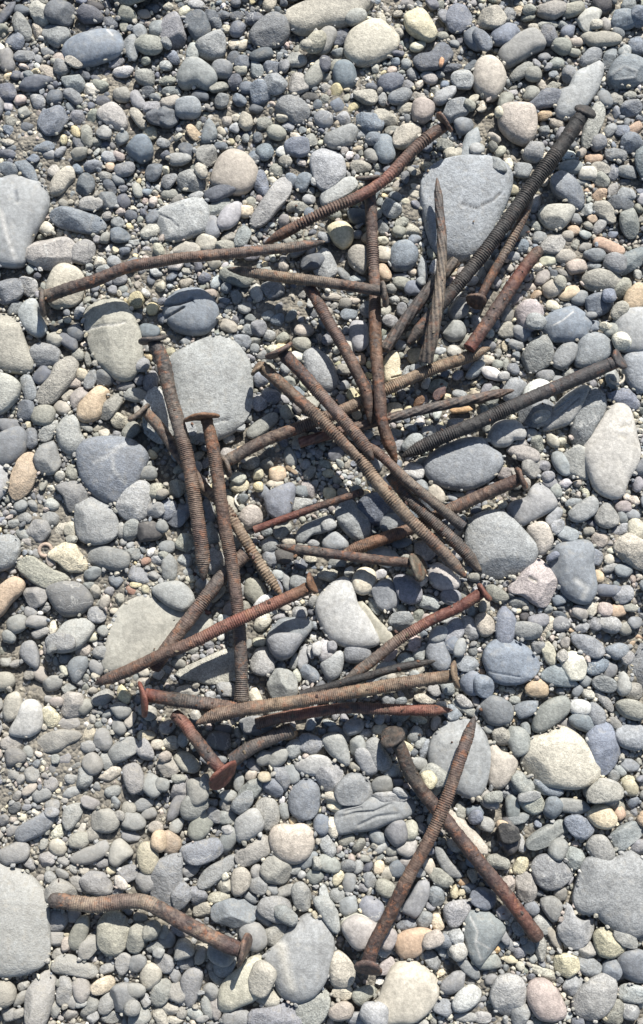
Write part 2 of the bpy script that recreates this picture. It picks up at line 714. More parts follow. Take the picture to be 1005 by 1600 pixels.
E 280 218 190 145 10 g
P lt -60,330 0,330 70,355 127,400 110,480 60,540 0,585 -60,592
E 175 425 190 82 75 g
E 265 330 130 92 -50 d
P nt 485,275 465,222 400,225 340,260 310,340 240,430 220,490 260,522 330,520 390,440 460,360
E 410 460 92 75 -40 t
E 455 380 105 62 5 tp
E 500 332 72 75 0 cy
E 380 540 108 82 20 pt
E 490 485 155 100 -60 gp
E 585 515 235 145 -58 ot band
E 690 530 190 100 -55 n
E 775 400 122 70 -3 dn
E 840 462 148 80 10 gn
E 745 622 112 95 30 tc
E 820 680 115 88 -50 n
E 945 370 160 80 -78 g
E 645 355 112 98 0 d
E 572 345 150 68 -70 g
E 545 230 92 45 80 n
E 885 280 108 85 0 g
E 870 362 88 75 0 g
P nl 345,690 400,600 450,588 490,630 500,710 537,750 490,825 420,842 370,790
E 525 655 115 50 38 gn
E 265 590 140 125 10 n
E 155 560 112 120 0 d
E 300 690 155 85 -50 nl
E 45 650 135 90 10 dg
P db -60,740 60,690 130,670 165,720 150,830 60,920 -60,900
E 185 740 125 80 80 db
E 285 870 232 150 82 g
E 140 975 290 145 -70 to
E 445 945 105 92 0 n
E 480 210 80 70 30 n
E 330 110 115 92 20 n
E 425 125 145 78 38 d
E 465 70 115 88 60 d
E 930 62 130 90 10 db
P l 905,490 975,400 1060,500 1100,700 1010,780 900,700
E 920 960 115 85 -10 g
E 935 892 66 58 0 nl
E 600 718 50 45 0 n
E 720 705 60 40 0 g
T 0 0 1
P b 119,712 126,692 150,685 180,684 205,688 226,706 229,716 214,752 185,786 160,781 130,757
T 250 500 4.02
P ll 55,245 130,190 330,105 430,120 500,190 545,270 557,400 550,540 500,640 420,700 340,732 200,750 130,700 90,520
E 505 120 115 88 28 lb
P n 543,690 590,640 700,568 745,590 738,640 605,740 550,730
E 625 510 130 92 -20 l
E 435 850 120 100 0 lt
E 890 140 112 82 25 tn
T 0 0 1
E 502 577 66 42 58 l
T 250 500 4.02
E 865 215 92 62 10 w
E 820 850 122 80 80 ln
E 190 690 98 80 20 l
E 430 735 82 55 -30 cl
E 550 600 85 55 80 nl
E 570 890 120 72 -20 nt
E 665 720 105 58 -5 c
E 735 965 115 100 -20 oc
E 915 895 66 62 0 nl
E 495 990 98 72 0 cl
E 560 220 75 52 10 g
E 620 40 92 100 0 g
E 700 470 110 90 40 g
E 780 485 85 42 40 l
E 235 840 92 50 -40 t
E 940 950 92 60 -50 n
E 680 80 80 65 20 nl
E 600 115 68 60 0 n
E 590 165 60 60 0 g
E 770 100 90 60 -30 nt
E 500 670 80 60 10 l
E 60 190 62 60 0 ny
E 550 50 80 65 40 gl
E 700 170 60 70 0 c
T 500 500 4.02
E 245 90 188 110 85 l
E 180 142 125 72 70 wc
E 120 50 85 45 80 c
E 262 228 88 52 85 op
E 220 235 65 55 0 gp
E 850 60 130 122 0 nl
P cy 400,230 470,175 500,240 495,320 520,345 430,385 405,380
E 600 205 112 88 -10 ny
E 560 312 82 75 0 l
E 605 300 75 62 30 l
E 850 185 85 82 0 cl
P cy 415,515 522,510 520,582 460,600 418,595
E 975 310 145 70 -42 l
E 885 455 95 52 5 l
E 810 465 56 46 0 cy
E 855 635 112 56 -10 l
E 760 672 98 45 12 l
E 680 690 98 72 -25 l
E 585 762 145 100 -30 l
E 480 700 82 62 30 nl
E 500 780 85 60 -55 l
E 595 940 128 96 15 wl
E 890 550 140 44 -5 o
E 580 665 105 40 22 g
E 455 725 100 48 62 l
E 35 900 85 50 20 n
E 55 955 72 50 0 cy
E 505 140 72 60 0 l
E 920 120 85 58 -60 nt
E 640 625 58 50 0 w
E 170 45 55 55 0 g
E 25 455 70 65 0 g
E 85 440 58 46 0 g
E 560 545 55 40 0 y
E 510 205 60 40 20 n
T 665 400 2.956
P lb 0,950 60,890 180,840 270,840 292,890 350,912 355,960 300,1030 200,1077 80,1062 10,1010
T 0 0 1
E 884 505 72 50 -6 b
E 994 512 56 70 0 l
T 750 500 4.02
P gn 265,215 330,120 400,90 440,110 472,210 450,270 320,332 288,270
E 550 205 190 108 -50 g
P g 600,250 638,90 740,68 800,90 837,150 810,230 730,280 620,292
E 885 140 122 105 15 cw
E 845 60 105 92 0 nl
P bl 900,230 960,190 1060,200 1060,450 980,440 925,370
P w 268,480 300,400 370,363 440,385 462,425 400,500 300,540
E 215 430 150 110 -50 gl
E 365 575 220 170 0 g
E 375 612 125 68 -20 l
P ln 420,610 500,500 600,430 685,418 660,480 610,590 560,650 470,672 402,692
P g 580,700 600,560 690,440 760,408 802,500 790,580 720,680 650,802 590,790
P lcw 652,802 730,680 800,580 860,520 920,530 960,590 985,700 1012,820 990,900 930,990 905,1090 840,1102 740,1062 690,940 668,880
E 620 885 225 170 40 ln
E 520 900 155 92 62 gl
P wl 48,740 90,650 150,626 240,630 292,700 280,750 220,742 190,785 100,790
E 280 830 190 90 18 gp
E 330 920 130 110 60 gt
E 412 910 85 72 20 g
E 430 980 88 65 -10 gl
E 165 960 102 82 0 gp
P b 800,470 930,418 1010,490 1015,565 900,542 830,510
E 600 320 165 52 -8 nl
E 690 295 88 42 -8 nl
E 425 335 112 82 -20 g
E 515 368 105 55 10 g
E 85 330 145 75 25 w
E 150 350 66 56 0 wl
E 215 300 88 75 80 gb
E 120 265 72 62 0 n
E 170 265 92 42 85 n
E 175 50 120 92 0 nt
E 265 65 112 88 30 g
E 235 140 98 75 20 g
E 350 20 120 92 20 l
E 720 20 95 72 0 b
E 785 45 85 62 20 c
E 370 765 100 80 80 n
E 330 700 78 62 0 nl
E 240 215 62 60 0 gb
E 165 150 72 38 85 ny
E 60 140 85 62 0 g
E 60 235 72 58 0 c
E 280 770 80 60 0 gp
E 230 960 90 30 60 t
T 0 750 4.02
P gd 325,50 400,10 490,0 552,80 540,130 470,190 420,200 395,85
P gl 470,180 480,120 560,92 640,120 710,190 737,270 725,340 660,387 560,395 490,360 468,270
P l 735,160 790,60 870,0 930,15 950,100 930,210 870,267 790,242 745,200
E 670 485 245 135 8 gd
E 815 310 132 90 -80 gl
E 750 310 105 62 80 nl
E 975 190 115 92 0 g
E 870 590 155 112 22 gb
E 930 320 185 112 -10 k
E 820 460 105 82 0 g
P cy 295,460 400,393 470,393 490,450 547,520 540,567 420,577 370,512 310,492
P tn 95,520 200,468 260,520 350,570 430,590 420,630 300,690 200,640 130,570
P lb -60,370 60,343 112,370 122,440 90,520 20,562 -60,562
P ot -60,700 80,600 150,640 140,700 60,770 0,855 -60,880
P d 280,680 400,640 500,650 572,720 577,780 500,842 400,857 340,800
E 210 725 150 132 10 g
E 225 890 132 90 -20 g
E 95 900 122 112 0 gn
P ln 345,975 400,890 520,863 587,910 560,970 500,1045 420,1082 320,1080 290,1035
E 235 310 152 128 0 g
E 305 240 105 88 20 g
E 310 145 85 72 20 l
E 120 155 82 72 0 g
E 135 225 105 65 20 g
E 130 330 95 65 50 g
E 75 265 90 52 -10 g
E 175 390 115 50 8 tg
E 370 300 92 68 -60 ct
E 440 300 102 80 -60 ct
E 750 745 92 60 80 t
E 910 685 54 50 0 yt
E 825 690 82 60 20 r
E 185 822 88 72 0 g
E 600 845 112 92 10 g
E 240 958 115 60 -25 l
E 985 70 110 102 0 cn
E 970 600 85 62 0 lg
E 985 500 95 72 -20 l
E 40 985 90 80 0 gl
E 850 655 70 40 0 y
E 570 985 70 55 0 wy
T 0 0 1
P gl 233,922 250,911 280,907 298,922 304,938 288,956 262,947
P ctl 160,1046 172,1005 180,965 200,943 236,930 285,952 322,962 332,985 290,1012 240,1034 190,1048
P ctl 262,1052 300,1038 350,1014 386,1016 388,1042 374,1060 330,1070 295,1062
T 250 750 4.02
E 105 215 162 112 -50 b
E 30 180 130 112 -60 b
E 12 290 80 72 0 g
E 300 190 152 62 75 g
E 320 340 165 82 75 gl
E 445 160 132 82 70 ct
E 560 230 145 140 0 tp
P b 650,100 700,58 820,8 852,40 835,150 810,232 730,247 675,200
E 890 150 132 102 10 l
E 940 50 125 62 50 lp
E 890 60 95 72 30 gb
E 650 60 95 82 50 gb
E 500 25 115 82 0 cy
E 615 40 62 58 0 y
E 730 15 115 52 -5 ct
E 685 400 102 90 -30 gl
E 805 380 92 52 10 c
E 690 480 105 88 60 gb
E 780 475 112 82 10 k
E 145 390 112 112 0 cn
E 45 415 98 76 -5 gb
E 55 545 170 92 85 gl
E 155 500 92 82 10 l
E 160 570 82 55 -10 l
E 350 500 172 100 80 l
E 590 695 160 125 60 nt
E 875 645 112 88 20 g
E 795 635 122 52 72 lg
E 740 590 75 62 0 l
E 885 830 102 72 5 l
E 640 760 135 52 -30 w
E 640 890 115 82 -50 c
E 740 860 105 35 -15 l
E 880 520 85 62 0 d
E 950 490 95 42 0 c
E 960 390 82 42 10 l
E 100 50 120 100 20 nt
E 20 470 60 60 0 n
E 20 90 70 60 0 t
T 335 800 2.956
P gl 375,110 400,60 500,20 550,8 557,60 520,92 440,102 420,142 385,142
P g 242,570 300,488 420,490 462,520 400,600 350,670 290,682 250,625
P lw 478,400 560,320 620,298 645,360 655,420 705,480 742,560 772,600 700,622 620,622 540,592 500,540 473,460
P ct 650,400 700,420 740,480 835,572 800,620 740,600 690,500
T 500 750 4.02
P gl 98,200 130,148 210,118 242,170 300,230 320,300 310,350 250,380 190,350 120,280
P l 8,385 85,303 202,412 120,442 35,435
E 60 275 95 82 -30 gl
E 95 170 78 52 0 gp
E 58 72 82 70 20 yc
E 380 180 270 190 0 db
E 470 275 165 120 0 g
P ct 680,30 730,10 792,90 780,152 720,142 678,90
E 630 30 112 82 20 g
P wp 683,590 700,530 750,513 830,570 887,640 860,682 780,697 708,662
P yw 203,620 240,560 290,545 350,570 357,640 322,700 270,722 218,700
E 410 710 200 150 68 lb
P lb 455,612 535,590 590,620 642,680 642,750 580,782 498,750
E 350 785 132 66 50 l
E 515 805 92 56 25 n
E 510 890 146 128 0 gl
E 690 765 135 85 20 l
E 825 735 122 86 5 g
E 903 722 62 48 0 n
E 410 480 200 110 15 wl
E 520 392 122 52 -20 b
E 660 430 132 118 30 gp
E 50 590 132 72 10 nc
E 845 940 155 115 -60 lb
E 745 970 125 88 -40 l
E 950 930 175 95 60 l
E 620 850 85 66 -60 n
E 660 860 72 40 -10 p
E 725 835 65 40 -20 c
E 840 105 85 40 30 lb
E 885 85 85 36 5 l
E 965 75 75 52 0 p
E 900 240 60 70 0 g
E 600 905 70 40 30 n
T 750 750 4.02
P lg -60,250 0,215 110,193 180,230 260,310 350,410 357,470 310,540 200,592 100,610 20,592 -50,520 -85,400
P gl 172,190 200,130 300,110 320,50 380,8 430,50 492,140 470,180 340,250 260,292 220,240
P tc 298,290 390,263 430,290 462,380 440,440 370,482 350,400 310,340
P lp 183,670 250,600 340,500 380,493 430,540 490,620 470,690 420,792 350,777 270,712 200,712
P gb 440,480 480,395 680,378 712,420 700,490 720,600 727,700 680,772 610,762 540,720 480,620 438,540
P gn 720,240 770,145 810,138 860,200 882,260 820,302 760,292
P gl 560,200 600,160 700,93 747,120 740,200 650,262 580,250
E 600 130 122 52 -20 g
E 895 305 125 66 -25 gl
E 765 370 96 92 20 tp
E 700 315 66 58 0 tn
P ct 848,400 930,328 1000,370 1080,400 1080,560 1000,557 920,512 858,450
E 990 310 135 92 80 ct
E 560 330 135 92 15 lb
E 490 290 115 72 -40 l
E 730 480 102 92 30 gb
E 830 490 82 62 -30 c
E 825 550 112 46 -18 nl
E 755 605 92 66 80 oc
E 820 690 162 70 3 db
E 915 715 122 98 -30 lg
E 800 810 92 82 0 p
E 875 820 102 82 -20 op
E 960 800 105 56 10 n
E 720 790 112 90 -60 ct
E 645 830 102 80 40 gt
E 105 712 152 82 35 n
P b 155,778 230,860 237,930 200,1030 130,1060 98,960 110,850
E 300 945 178 102 3 gn
P ct -25,850 40,828 97,890 92,960 20,992 -25,920
E 245 765 122 82 -10 gn
E 320 795 66 46 30 n
E 380 880 132 90 -10 g
E 445 815 64 60 -40 g
E 520 900 112 95 30 g
E 445 905 120 55 -55 c
E 740 900 88 82 0 g
E 835 905 132 102 10 ln
E 930 930 88 82 0 n
E 990 890 95 72 -20 g
E 915 160 95 70 0 pg
E 910 230 85 68 80 g
E 975 210 95 62 20 g
E 488 60 95 72 60 nl
E 450 8 95 70 10 g
E 475 220 135 72 -55 gl
E 455 480 95 42 -30 b
E 945 100 55 46 0 c
E 988 120 62 60 0 c
E 510 845 90 40 20 d
E 920 560 110 80 0 gb
E 290 860 60 60 0 k
E 150 150 70 60 0 c
E 55 175 60 55 0 ny
T 0 1000 4.02
P gb 130,20 200,0 230,60 240,130 230,190 160,150 110,90
E 380 20 170 110 0 g
E 505 60 105 90 0 tp
P b 420,160 460,110 540,100 555,150 510,230 470,290 430,220
E 640 85 130 90 10 g
E 600 175 120 75 35 gb
E 590 222 58 52 0 c
E 20 135 70 60 0 nl
P nt -60,210 60,200 95,260 60,310 -60,330
P ct 5,450 30,350 110,320 135,380 140,450 80,500 30,510
P wl 50,580 120,470 150,380 230,380 270,450 260,560 180,610 100,600
P lt 0,630 90,580 140,620 130,680 60,695 0,680
E 240 215 115 75 50 pt
E 315 275 120 85 -20 g
E 165 215 72 66 0 n
E 440 400 160 150 80 lp
E 350 390 80 60 0 p
P cy 262,430 320,410 370,470 375,510 330,560 290,545 268,500
E 530 420 100 85 -40 gt
E 755 445 130 88 10 g
E 640 360 140 90 -30 gt
E 430 525 130 78 0 g
P gn 230,620 360,560 500,580 510,620 440,650 380,700 270,710 230,660
E 555 600 95 90 0 ny
E 545 670 100 75 10 g
E 640 630 135 100 80 g
E 740 545 100 85 70 g
E 575 780 125 110 50 gn
E 770 690 190 110 -30 g
E 665 760 115 80 70 gl
P c 600,860 690,800 745,795 755,840 690,895 630,885
E 390 740 100 85 20 g
E 515 870 110 120 0 gb
P g 760,800 860,770 900,850 900,940 820,975 780,900
E 900 690 145 90 60 gl
E 950 920 140 110 40 g
E 75 740 140 115 0 d
E 190 850 95 90 0 g
E 205 625 90 50 -50 t
E 165 700 90 60 60 g
E 180 940 100 55 -40 p
E 255 980 130 80 -15 g
E 120 880 60 60 0 g
E 440 870 90 70 0 gl
E 60 850 110 60 0 g
E 310 905 90 80 30 g
E 440 960 110 70 -20 gl
E 815 500 110 62 -60 t
E 900 205 75 50 0 ct
E 910 600 120 60 0 ty
E 980 660 80 60 0 tc
E 670 465 85 55 -15 g
E 425 300 85 60 0 g
E 340 60 60 60 0 d
E 85 145 70 60 0 g
E 400 115 85 62 -20 g
E 340 750 60 60 0 g
E 700 960 100 80 0 g
T 250 1000 4.02
P nl 565,150 600,55 680,40 720,130 715,190 650,225 580,205
P g 670,-40 900,-40 880,30 820,110 760,122 700,80
E 770 280 200 175 80 gn
E 905 95 170 62 -75 l
E 955 70 105 52 80 l
E 845 140 125 52 -65 nl
E 760 162 80 50 10 g
E 990 60 100 62 85 wl
E 935 210 130 90 35 b
E 860 225 105 45 80 cl
E 625 10 95 52 0 ct
E 915 300 85 45 5 l
E 410 310 130 85 5 l
E 160 320 150 75 5 lt
E 315 350 70 55 0 l
E 400 385 85 50 10 tc
E 220 475 68 62 0 cl
E 600 360 110 75 70 c
E 595 540 240 110 0 g
P nt 70,730 150,695 220,740 255,800 220,840 130,820
E 50 800 130 110 60 gp
E 50 650 115 90 10 ct
E 820 603 105 55 -20 o
E 935 650 135 118 30 lg
E 845 690 120 110 -30 l
P wl 832,800 900,740 980,720 1060,740 1080,800 1000,860 900,850
E 735 740 140 115 -10 nl
E 655 740 120 80 -50 nl
P b 810,1000 830,920 900,868 970,880 1005,940 1000,1060 960,1120 880,1130 820,1080
E 765 870 165 88 70 gb
E 825 850 115 82 60 g
E 700 925 165 95 40 b
E 570 945 190 100 -40 g
E 570 855 90 62 -15 cp
E 660 860 80 60 0 yt
E 490 910 130 62 -85 gl
E 590 790 100 70 60 g
E 430 985 110 70 0 nl
E 235 950 170 120 75 gn
E 130 930 200 88 -58 g
E 290 900 120 62 80 g
E 15 910 90 80 0 g
E 30 735 90 60 -30 pt
E 120 870 90 60 0 n
E 560 225 60 50 0 g
E 370 640 150 110 0 d
E 400 560 120 60 0 d
T 500 1000 4.02
E 225 85 165 110 -10 g
P l 0,150 60,100 140,60 150,130 130,220 60,260 20,200
E 545 120 110 75 10 lb
E 430 165 145 62 -20 l
P gb 665,80 690,-20 770,-20 800,60 822,120 800,180 740,190 680,130
E 30 60 130 110 80 wl
E 75 45 90 60 80 g
E 880 50 110 70 -70 l
E 830 30 120 90 80 b
P l 580,70 640,30 690,15 665,70 660,130 600,125
E 930 150 150 95 10 gb
E 960 275 135 125 60 b
P nl 845,370 880,330 940,380 980,420 900,430
E 925 430 180 60 30 nl
E 840 455 135 92 -10 gb
P ct 578,355 640,335 720,345 745,375 720,405 630,400
E 765 405 75 38 5 c
E 215 545 120 98 -30 gl
E 60 525 90 35 20 l
E 378 562 115 58 -5 cy
E 495 585 130 75 0 gn
E 595 600 100 85 -60 nl
E 285 585 85 65 20 gl
P nl 0,620 60,585 130,590 165,650 185,740 180,800 130,770 60,720
E 235 670 130 100 80 gl
E 290 760 180 100 60 gl
P nl 285,640 360,605 400,680 460,770 420,830 340,800 300,720
E 455 830 105 80 -40 l
E 390 920 130 105 -10 gn
P gl 0,720 130,790 150,860 90,950 50,970 -40,860
P g 90,930 180,835 270,845 325,920 330,990 260,1030 130,1030
E 505 955 110 50 20 l
E 485 900 80 50 0 g
P cy 620,830 690,810 740,870 690,945 650,900
E 735 940 58 90 0 ct
E 545 680 90 62 40 yn
E 640 645 95 62 -35 l
E 670 700 150 70 -70 lb
E 635 780 100 72 20 nl
E 595 710 55 50 0 d
E 630 500 110 50 5 c
E 595 215 58 50 0 l
E 90 985 120 60 0 ct
E 435 985 240 60 0 l
E 90 570 80 50 0 g
E 160 600 120 50 45 g
T 665 1100 2.956
P lg 20,220 50,140 120,80 220,80 280,150 298,240 290,330 260,410 210,435 140,400 60,350 25,290
T 750 1000 4.02
P b 20,120 50,30 120,-10 220,-10 310,60 385,160 350,230 260,270 140,278 60,230
E 20 290 125 130 0 b
P ot 283,300 330,255 400,235 440,285 435,355 340,360 290,340
E 105 445 200 160 25 dg
E 300 435 185 85 -22 gb
P gn 335,520 370,430 450,370 540,350 572,400 560,460 480,530 400,580 340,575
P tc 255,770 310,720 330,620 420,590 520,540 620,600 700,700 748,800 720,880 600,930 460,915 360,880
P b 670,600 770,510 840,540 870,640 900,720 820,830 770,860 720,780 690,690
E 250 640 200 130 75 gn
E 155 605 130 115 30 nt
P pt 60,650 110,660 140,710 220,720 245,780 210,860 150,930 70,935 50,840
E 260 905 170 120 50 gn
E 595 170 170 145 80 wc
P gb 360,240 450,160 530,145 560,240 640,270 600,295 480,290
E 750 160 155 90 -25 b
E 830 195 110 80 -60 g
E 685 255 90 72 -20 g
E 625 320 78 55 -50 g
E 692 340 82 60 5 lc
E 640 425 125 100 10 wl
E 740 465 145 95 75 g
E 795 380 170 55 50 ng
E 440 85 150 70 75 ct
E 520 100 70 80 0 tl
P g 570,0 660,90 740,120 800,70 760,10 700,-30 600,-40
E 870 70 140 100 0 gb
E 930 110 100 70 -40 nl
P tl 870,230 900,190 950,250 960,320 900,360 860,310
E 800 280 160 90 20 g
P nt 855,400 920,370 1010,390 1050,470 1000,510 900,480
E 980 320 110 110 0 tn
E 970 610 190 150 10 lb
E 960 790 110 72 5 g
E 895 825 85 62 40 gl
E 950 920 130 88 75 ty
P gt 655,960 740,870 790,890 850,900 890,920 890,990 800,1010 680,1020
E 850 860 80 80 0 g
E 225 380 75 50 0 nl
E 560 540 150 62 45 gn
E 300 555 90 52 60 g
E 75 560 80 55 0 gn
E 865 530 110 60 50 gn
E 300 985 160 60 -10 nl
E 90 985 130 70 -15 n
E 175 970 100 60 20 g
E 430 930 180 90 10 b
E 650 515 170 100 20 gb
E 380 40 100 80 70 g
T 0 1250 4.02
E 215 170 250 125 -32 b
P gl 395,60 440,30 510,20 515,90 450,190 405,195 385,120
P c 295,230 350,160 385,150 395,230 340,255
E 350 300 110 90 30 ct
E 495 260 130 95 -15 n
E 500 195 110 45 -75 ct
E 650 135 165 130 0 nl
P g 420,370 520,310 620,280 640,240 690,300 650,360 560,405 460,410
P lt 680,350 700,270 750,243 800,290 840,340 780,380 730,425 690,400
P ty 855,340 880,275 940,265 990,320 995,400 960,465 910,475 870,430
E 1000 260 90 130 0 ot
E 75 340 190 120 -18 g
E 280 380 105 90 -30 l
E 375 595 200 160 10 g
E 600 530 210 130 20 g
E 480 525 130 80 50 g
E 755 525 100 62 40 wp
E 690 450 62 52 0 cy
E 910 520 130 110 60 g
E 800 470 150 90 -20 g
E 820 240 125 60 15 g
E 450 440 70 50 30 l
P ll -80,400 40,420 160,480 250,570 290,660 290,780 300,900 290,1000 200,1060 80,1090 -80,1090 -160,800 -150,500
P nt 612,860 615,760 680,700 760,720 825,800 810,890 740,980 660,970 620,920
P tn 430,850 500,730 550,730 560,800 530,890 480,960 420,930
E 870 870 200 110 -80 n
E 945 825 110 120 -50 n
E 555 930 145 110 -60 g
E 350 770 140 120 0 g
E 405 920 55 90 0 p
E 345 880 110 90 20 g
E 450 735 90 80 0 gp
E 870 750 90 60 0 n
E 330 75 90 60 0 g
E 800 60 90 75 20 n
E 130 115 60 45 20 c
E 830 140 160 100 20 g
E 930 90 110 65 -10 g
E 330 40 100 70 0 g
E 900 30 130 70 -20 gb
E 970 180 90 70 0 tp
E 750 100 70 60 20 n
E 570 220 80 90 -30 n
E 390 395 75 60 20 g
E 175 410 80 60 30 g
E 640 400 90 60 -20 g
E 60 200 90 60 -30 g
T 250 1250 4.02
E 215 50 180 140 -50 gn
E 100 50 220 80 -60 g
E 255 165 180 115 -55 n
E 105 160 110 75 -55 nl
E 335 100 115 85 60 g
P gt 590,50 640,-10 720,0 750,80 745,150 680,205 650,180 640,100
P l 470,130 560,60 610,55 655,140 640,200 550,260 490,275 470,200
P gp 470,340 560,280 640,222 690,250 700,330 640,380 540,422 480,400
P cp 690,240 710,180 770,155 830,165 900,148 960,200 968,280 930,370 850,405 780,390 710,330
E 733 455 175 185 40 n
P cn 440,520 450,450 510,415 570,470 560,550 500,605 450,600
E 395 545 92 85 0 cn
E 610 455 85 92 0 nl
E 610 545 120 100 20 g
E 890 480 58 45 10 l
E 965 490 120 88 -30 gn
E 890 610 165 110 70 gn
P g 610,680 650,615 740,610 810,640 830,710 780,775 720,770 640,720
E 465 715 300 155 0 b
E 585 860 175 140 50 g
E 260 700 120 90 0 nc
P b 120,310 200,270 350,240 410,290 380,350 240,410 160,390
E 420 260 150 90 -60 g
E 425 185 75 62 0 gl
P gb 230,510 300,420 400,380 470,330 470,420 380,500 280,570 240,560
P gb -60,400 100,340 140,370 120,480 160,560 60,700 -60,680
E 130 610 180 110 -60 gb
E 220 610 130 100 20 gb
E 180 450 100 90 -20 gb
E 50 260 160 120 50 to
E 640 755 150 60 35 gl
E 370 620 170 62 -10 nc
E 110 825 130 70 20 gp
P c 85,950 110,880 170,870 220,940 200,990 120,1010
E 30 880 100 110 0 g
E 725 840 170 90 -45 n
E 790 720 150 90 30 g
E 935 390 130 70 -40 gb
E 850 440 80 70 0 g
E 410 480 70 45 -30 c
E 700 570 80 70 0 g
E 790 580 130 60 -20 gn
E 565 620 100 52 30 g
E 780 80 100 60 80 g
E 430 30 110 90 20 gt
E 520 20 170 100 -40 gb
E 420 110 110 85 -10 g
E 385 960 160 120 30 g
E 270 960 120 90 10 t
E 320 20 80 50 10 g
E 980 400 70 90 0 n
T 400 1400 3.35
P lg 40,320 110,260 190,160 270,100 330,120 380,180 398,270 370,370 350,450 290,530 200,560 130,520 90,440 50,380
P ct 380,380 410,280 470,310 515,370 510,460 440,485 390,465
P cl 440,150 520,90 600,120 660,160 650,190 590,240 530,270 490,240
P l 290,10 380,0 420,80 440,160 420,200 370,150 330,90
P ot 720,230 780,185 870,170 930,190 948,225 880,270 850,310 780,330 740,300
P ct 560,600 640,560 680,460 720,370 800,335 890,390 950,450 955,530 910,600 830,660 740,660 650,670
P tn 500,500 600,470 650,500 600,540 560,590 510,560
E 455 515 110 85 0 c
P pt 380,590 460,550 515,580 500,650 420,665 380,640
E 620 620 130 130 0 l
E 300 590 150 190 40 nl
P gb -40,600 80,590 170,560 230,620 240,700 -40,700
E 50 530 140 100 20 ct
E 30 430 120 160 20 nc
E 530 655 110 70 0 gl
E 685 250 160 75 -65 l
E 690 380 110 60 -50 lp
T 500 1250 4.02
P g 95,140 130,40 250,20 360,-30 560,-20 600,40 560,110 470,130 320,190 200,195 120,230
E 480 210 128 150 0 g
E 570 195 90 118 0 cn
E 365 235 125 88 50 gl
E 560 310 130 100 -30 lt
P cy 335,470 345,390 400,385 410,440 380,480
E 420 480 90 72 -60 ct
P cy 75,530 85,470 130,440 160,480 130,530 95,555
E 412 560 120 92 20 nt
E 310 510 110 80 60 g
E 185 520 130 75 -80 g
E 110 610 95 88 0 gn
E 245 430 95 62 -75 nl
E 170 420 110 70 5 g
E 55 405 150 95 25 gn
P lc 120,770 220,712 300,730 388,795 380,830 290,880 230,940 160,870
P l 0,530 30,520 60,620 110,680 125,790 60,860 0,730
P gb 250,640 310,600 410,660 380,750 330,770 250,700
E 185 670 120 100 -30 g
P gl 500,700 560,620 620,510 685,510 690,600 640,700 600,750 560,720
P gn 718,330 740,280 780,310 820,390 925,480 870,495 790,480
E 690 420 130 70 70 ct
P tc 800,60 860,80 960,180 1060,300 1060,340 960,330 870,230 800,130
E 760 490 160 92 35 n
E 735 610 120 100 60 gb
E 705 680 65 60 0 g
P l 775,700 800,650 900,630 965,650 930,730 880,800 820,810
P gb 905,800 940,700 1060,700 1180,800 1120,900 1050,990 1000,1060 930,950
P cy 700,740 740,710 780,760 785,810 740,835 700,800
E 850 860 95 90 0 l
E 950 565 75 60 10 db
E 905 525 72 48 0 o
E 850 585 50 80 0 cy
E 895 595 48 50 0 cy
E 545 400 75 70 0 lp
E 450 385 90 50 -15 gn
E 545 790 130 70 -15 gb
E 660 760 90 110 20 g
E 85 180 125 68 80 c
E 95 30 110 100 70 cy
E 50 290 170 80 65 gl
P b 0,90 60,110 60,200 20,230 -40,200 -40,110
E 430 880 130 90 -70 lp
E 870 950 110 100 -40 cl
E 790 970 80 70 20 gl
E 745 930 80 70 20 g
E 790 890 75 90 0 gb
E 640 185 90 50 60 g
E 240 300 110 60 -50 n
E 165 260 100 60 -30 n
E 390 310 110 50 -30 l
E 285 375 80 40 10 n
E 490 440 100 100 20 db
E 275 560 60 50 0 g
E 890 90 130 60 85 n
P b 930,110 960,60 1010,60 1030,120 980,160 940,150
E 460 330 75 55 0 n
T 665 1200 2.956
P cl 425,150 470,110 520,108 555,160 550,200 510,222 460,200
P tl 70,0 20,-30 -40,40 40,100 130,50
P cy 740,210 800,165 850,180 885,235 860,280 800,280 760,245
P b 640,240 700,210 770,240 790,290 750,330 700,325 665,290
P gn 465,340 520,290 640,235 672,290 640,330 520,380 475,370
P nl 745,360 775,315 830,310 880,395 850,440 800,435 760,400
P g 850,310 920,260 1000,250 1010,310 930,360 900,390 870,360
P g 487,460 530,405 610,405 650,450 682,490 640,540 570,567 510,530
P lg 690,620 720,520 740,430 800,415 870,430 940,380 1000,430 1080,470 1080,720 1000,770 940,780 880,750 800,680 790,640 750,695
E 700 425 105 85 30 gl
P gn 530,610 590,592 640,630 620,700 590,720 545,660
P gl 612,740 640,700 665,600 690,690 740,715 785,680 780,770 730,830 680,840 625,790
E 600 790 130 40 55 pt
P lt 500,700 540,680 600,740 560,780 520,760
E 535 845 110 62 80 gt
P ny 775,770 820,738 880,750 935,800 930,850 870,885 800,870
P gb 885,890 920,850 1000,840 1060,900 1060,970 980,1005 900,960
E 745 850 90 82 -20 lp
E 655 918 108 104 0 cy
P ct 490,900 540,930 590,940 625,990 600,1000 540,970 495,950
E 445 462 82 62 -65 cy
E 395 545 90 60 55 tp
E 470 565 130 80 85 gp
E 500 655 75 60 30 gb
E 270 605 112 88 5 db
E 345 440 115 62 15 n
E 445 355 85 40 75 nl
E 405 185 110 55 85 g
E 435 235 110 42 -10 g
E 305 150 95 75 20 gt
E 355 265 55 40 15 oc
E 690 180 150 60 5 gn
E 590 190 75 110 20 gb
E 390 320 150 90 80 k
E 230 210 80 70 0 b
E 285 265 80 60 20 nl
E 450 75 110 75 40 gn
E 955 85 90 70 60 ty
E 905 215 55 70 0 op
E 900 175 110 50 20 nt
E 820 110 160 110 10 gt
E 990 365 100 62 15 g
E 620 380 80 90 30 gn
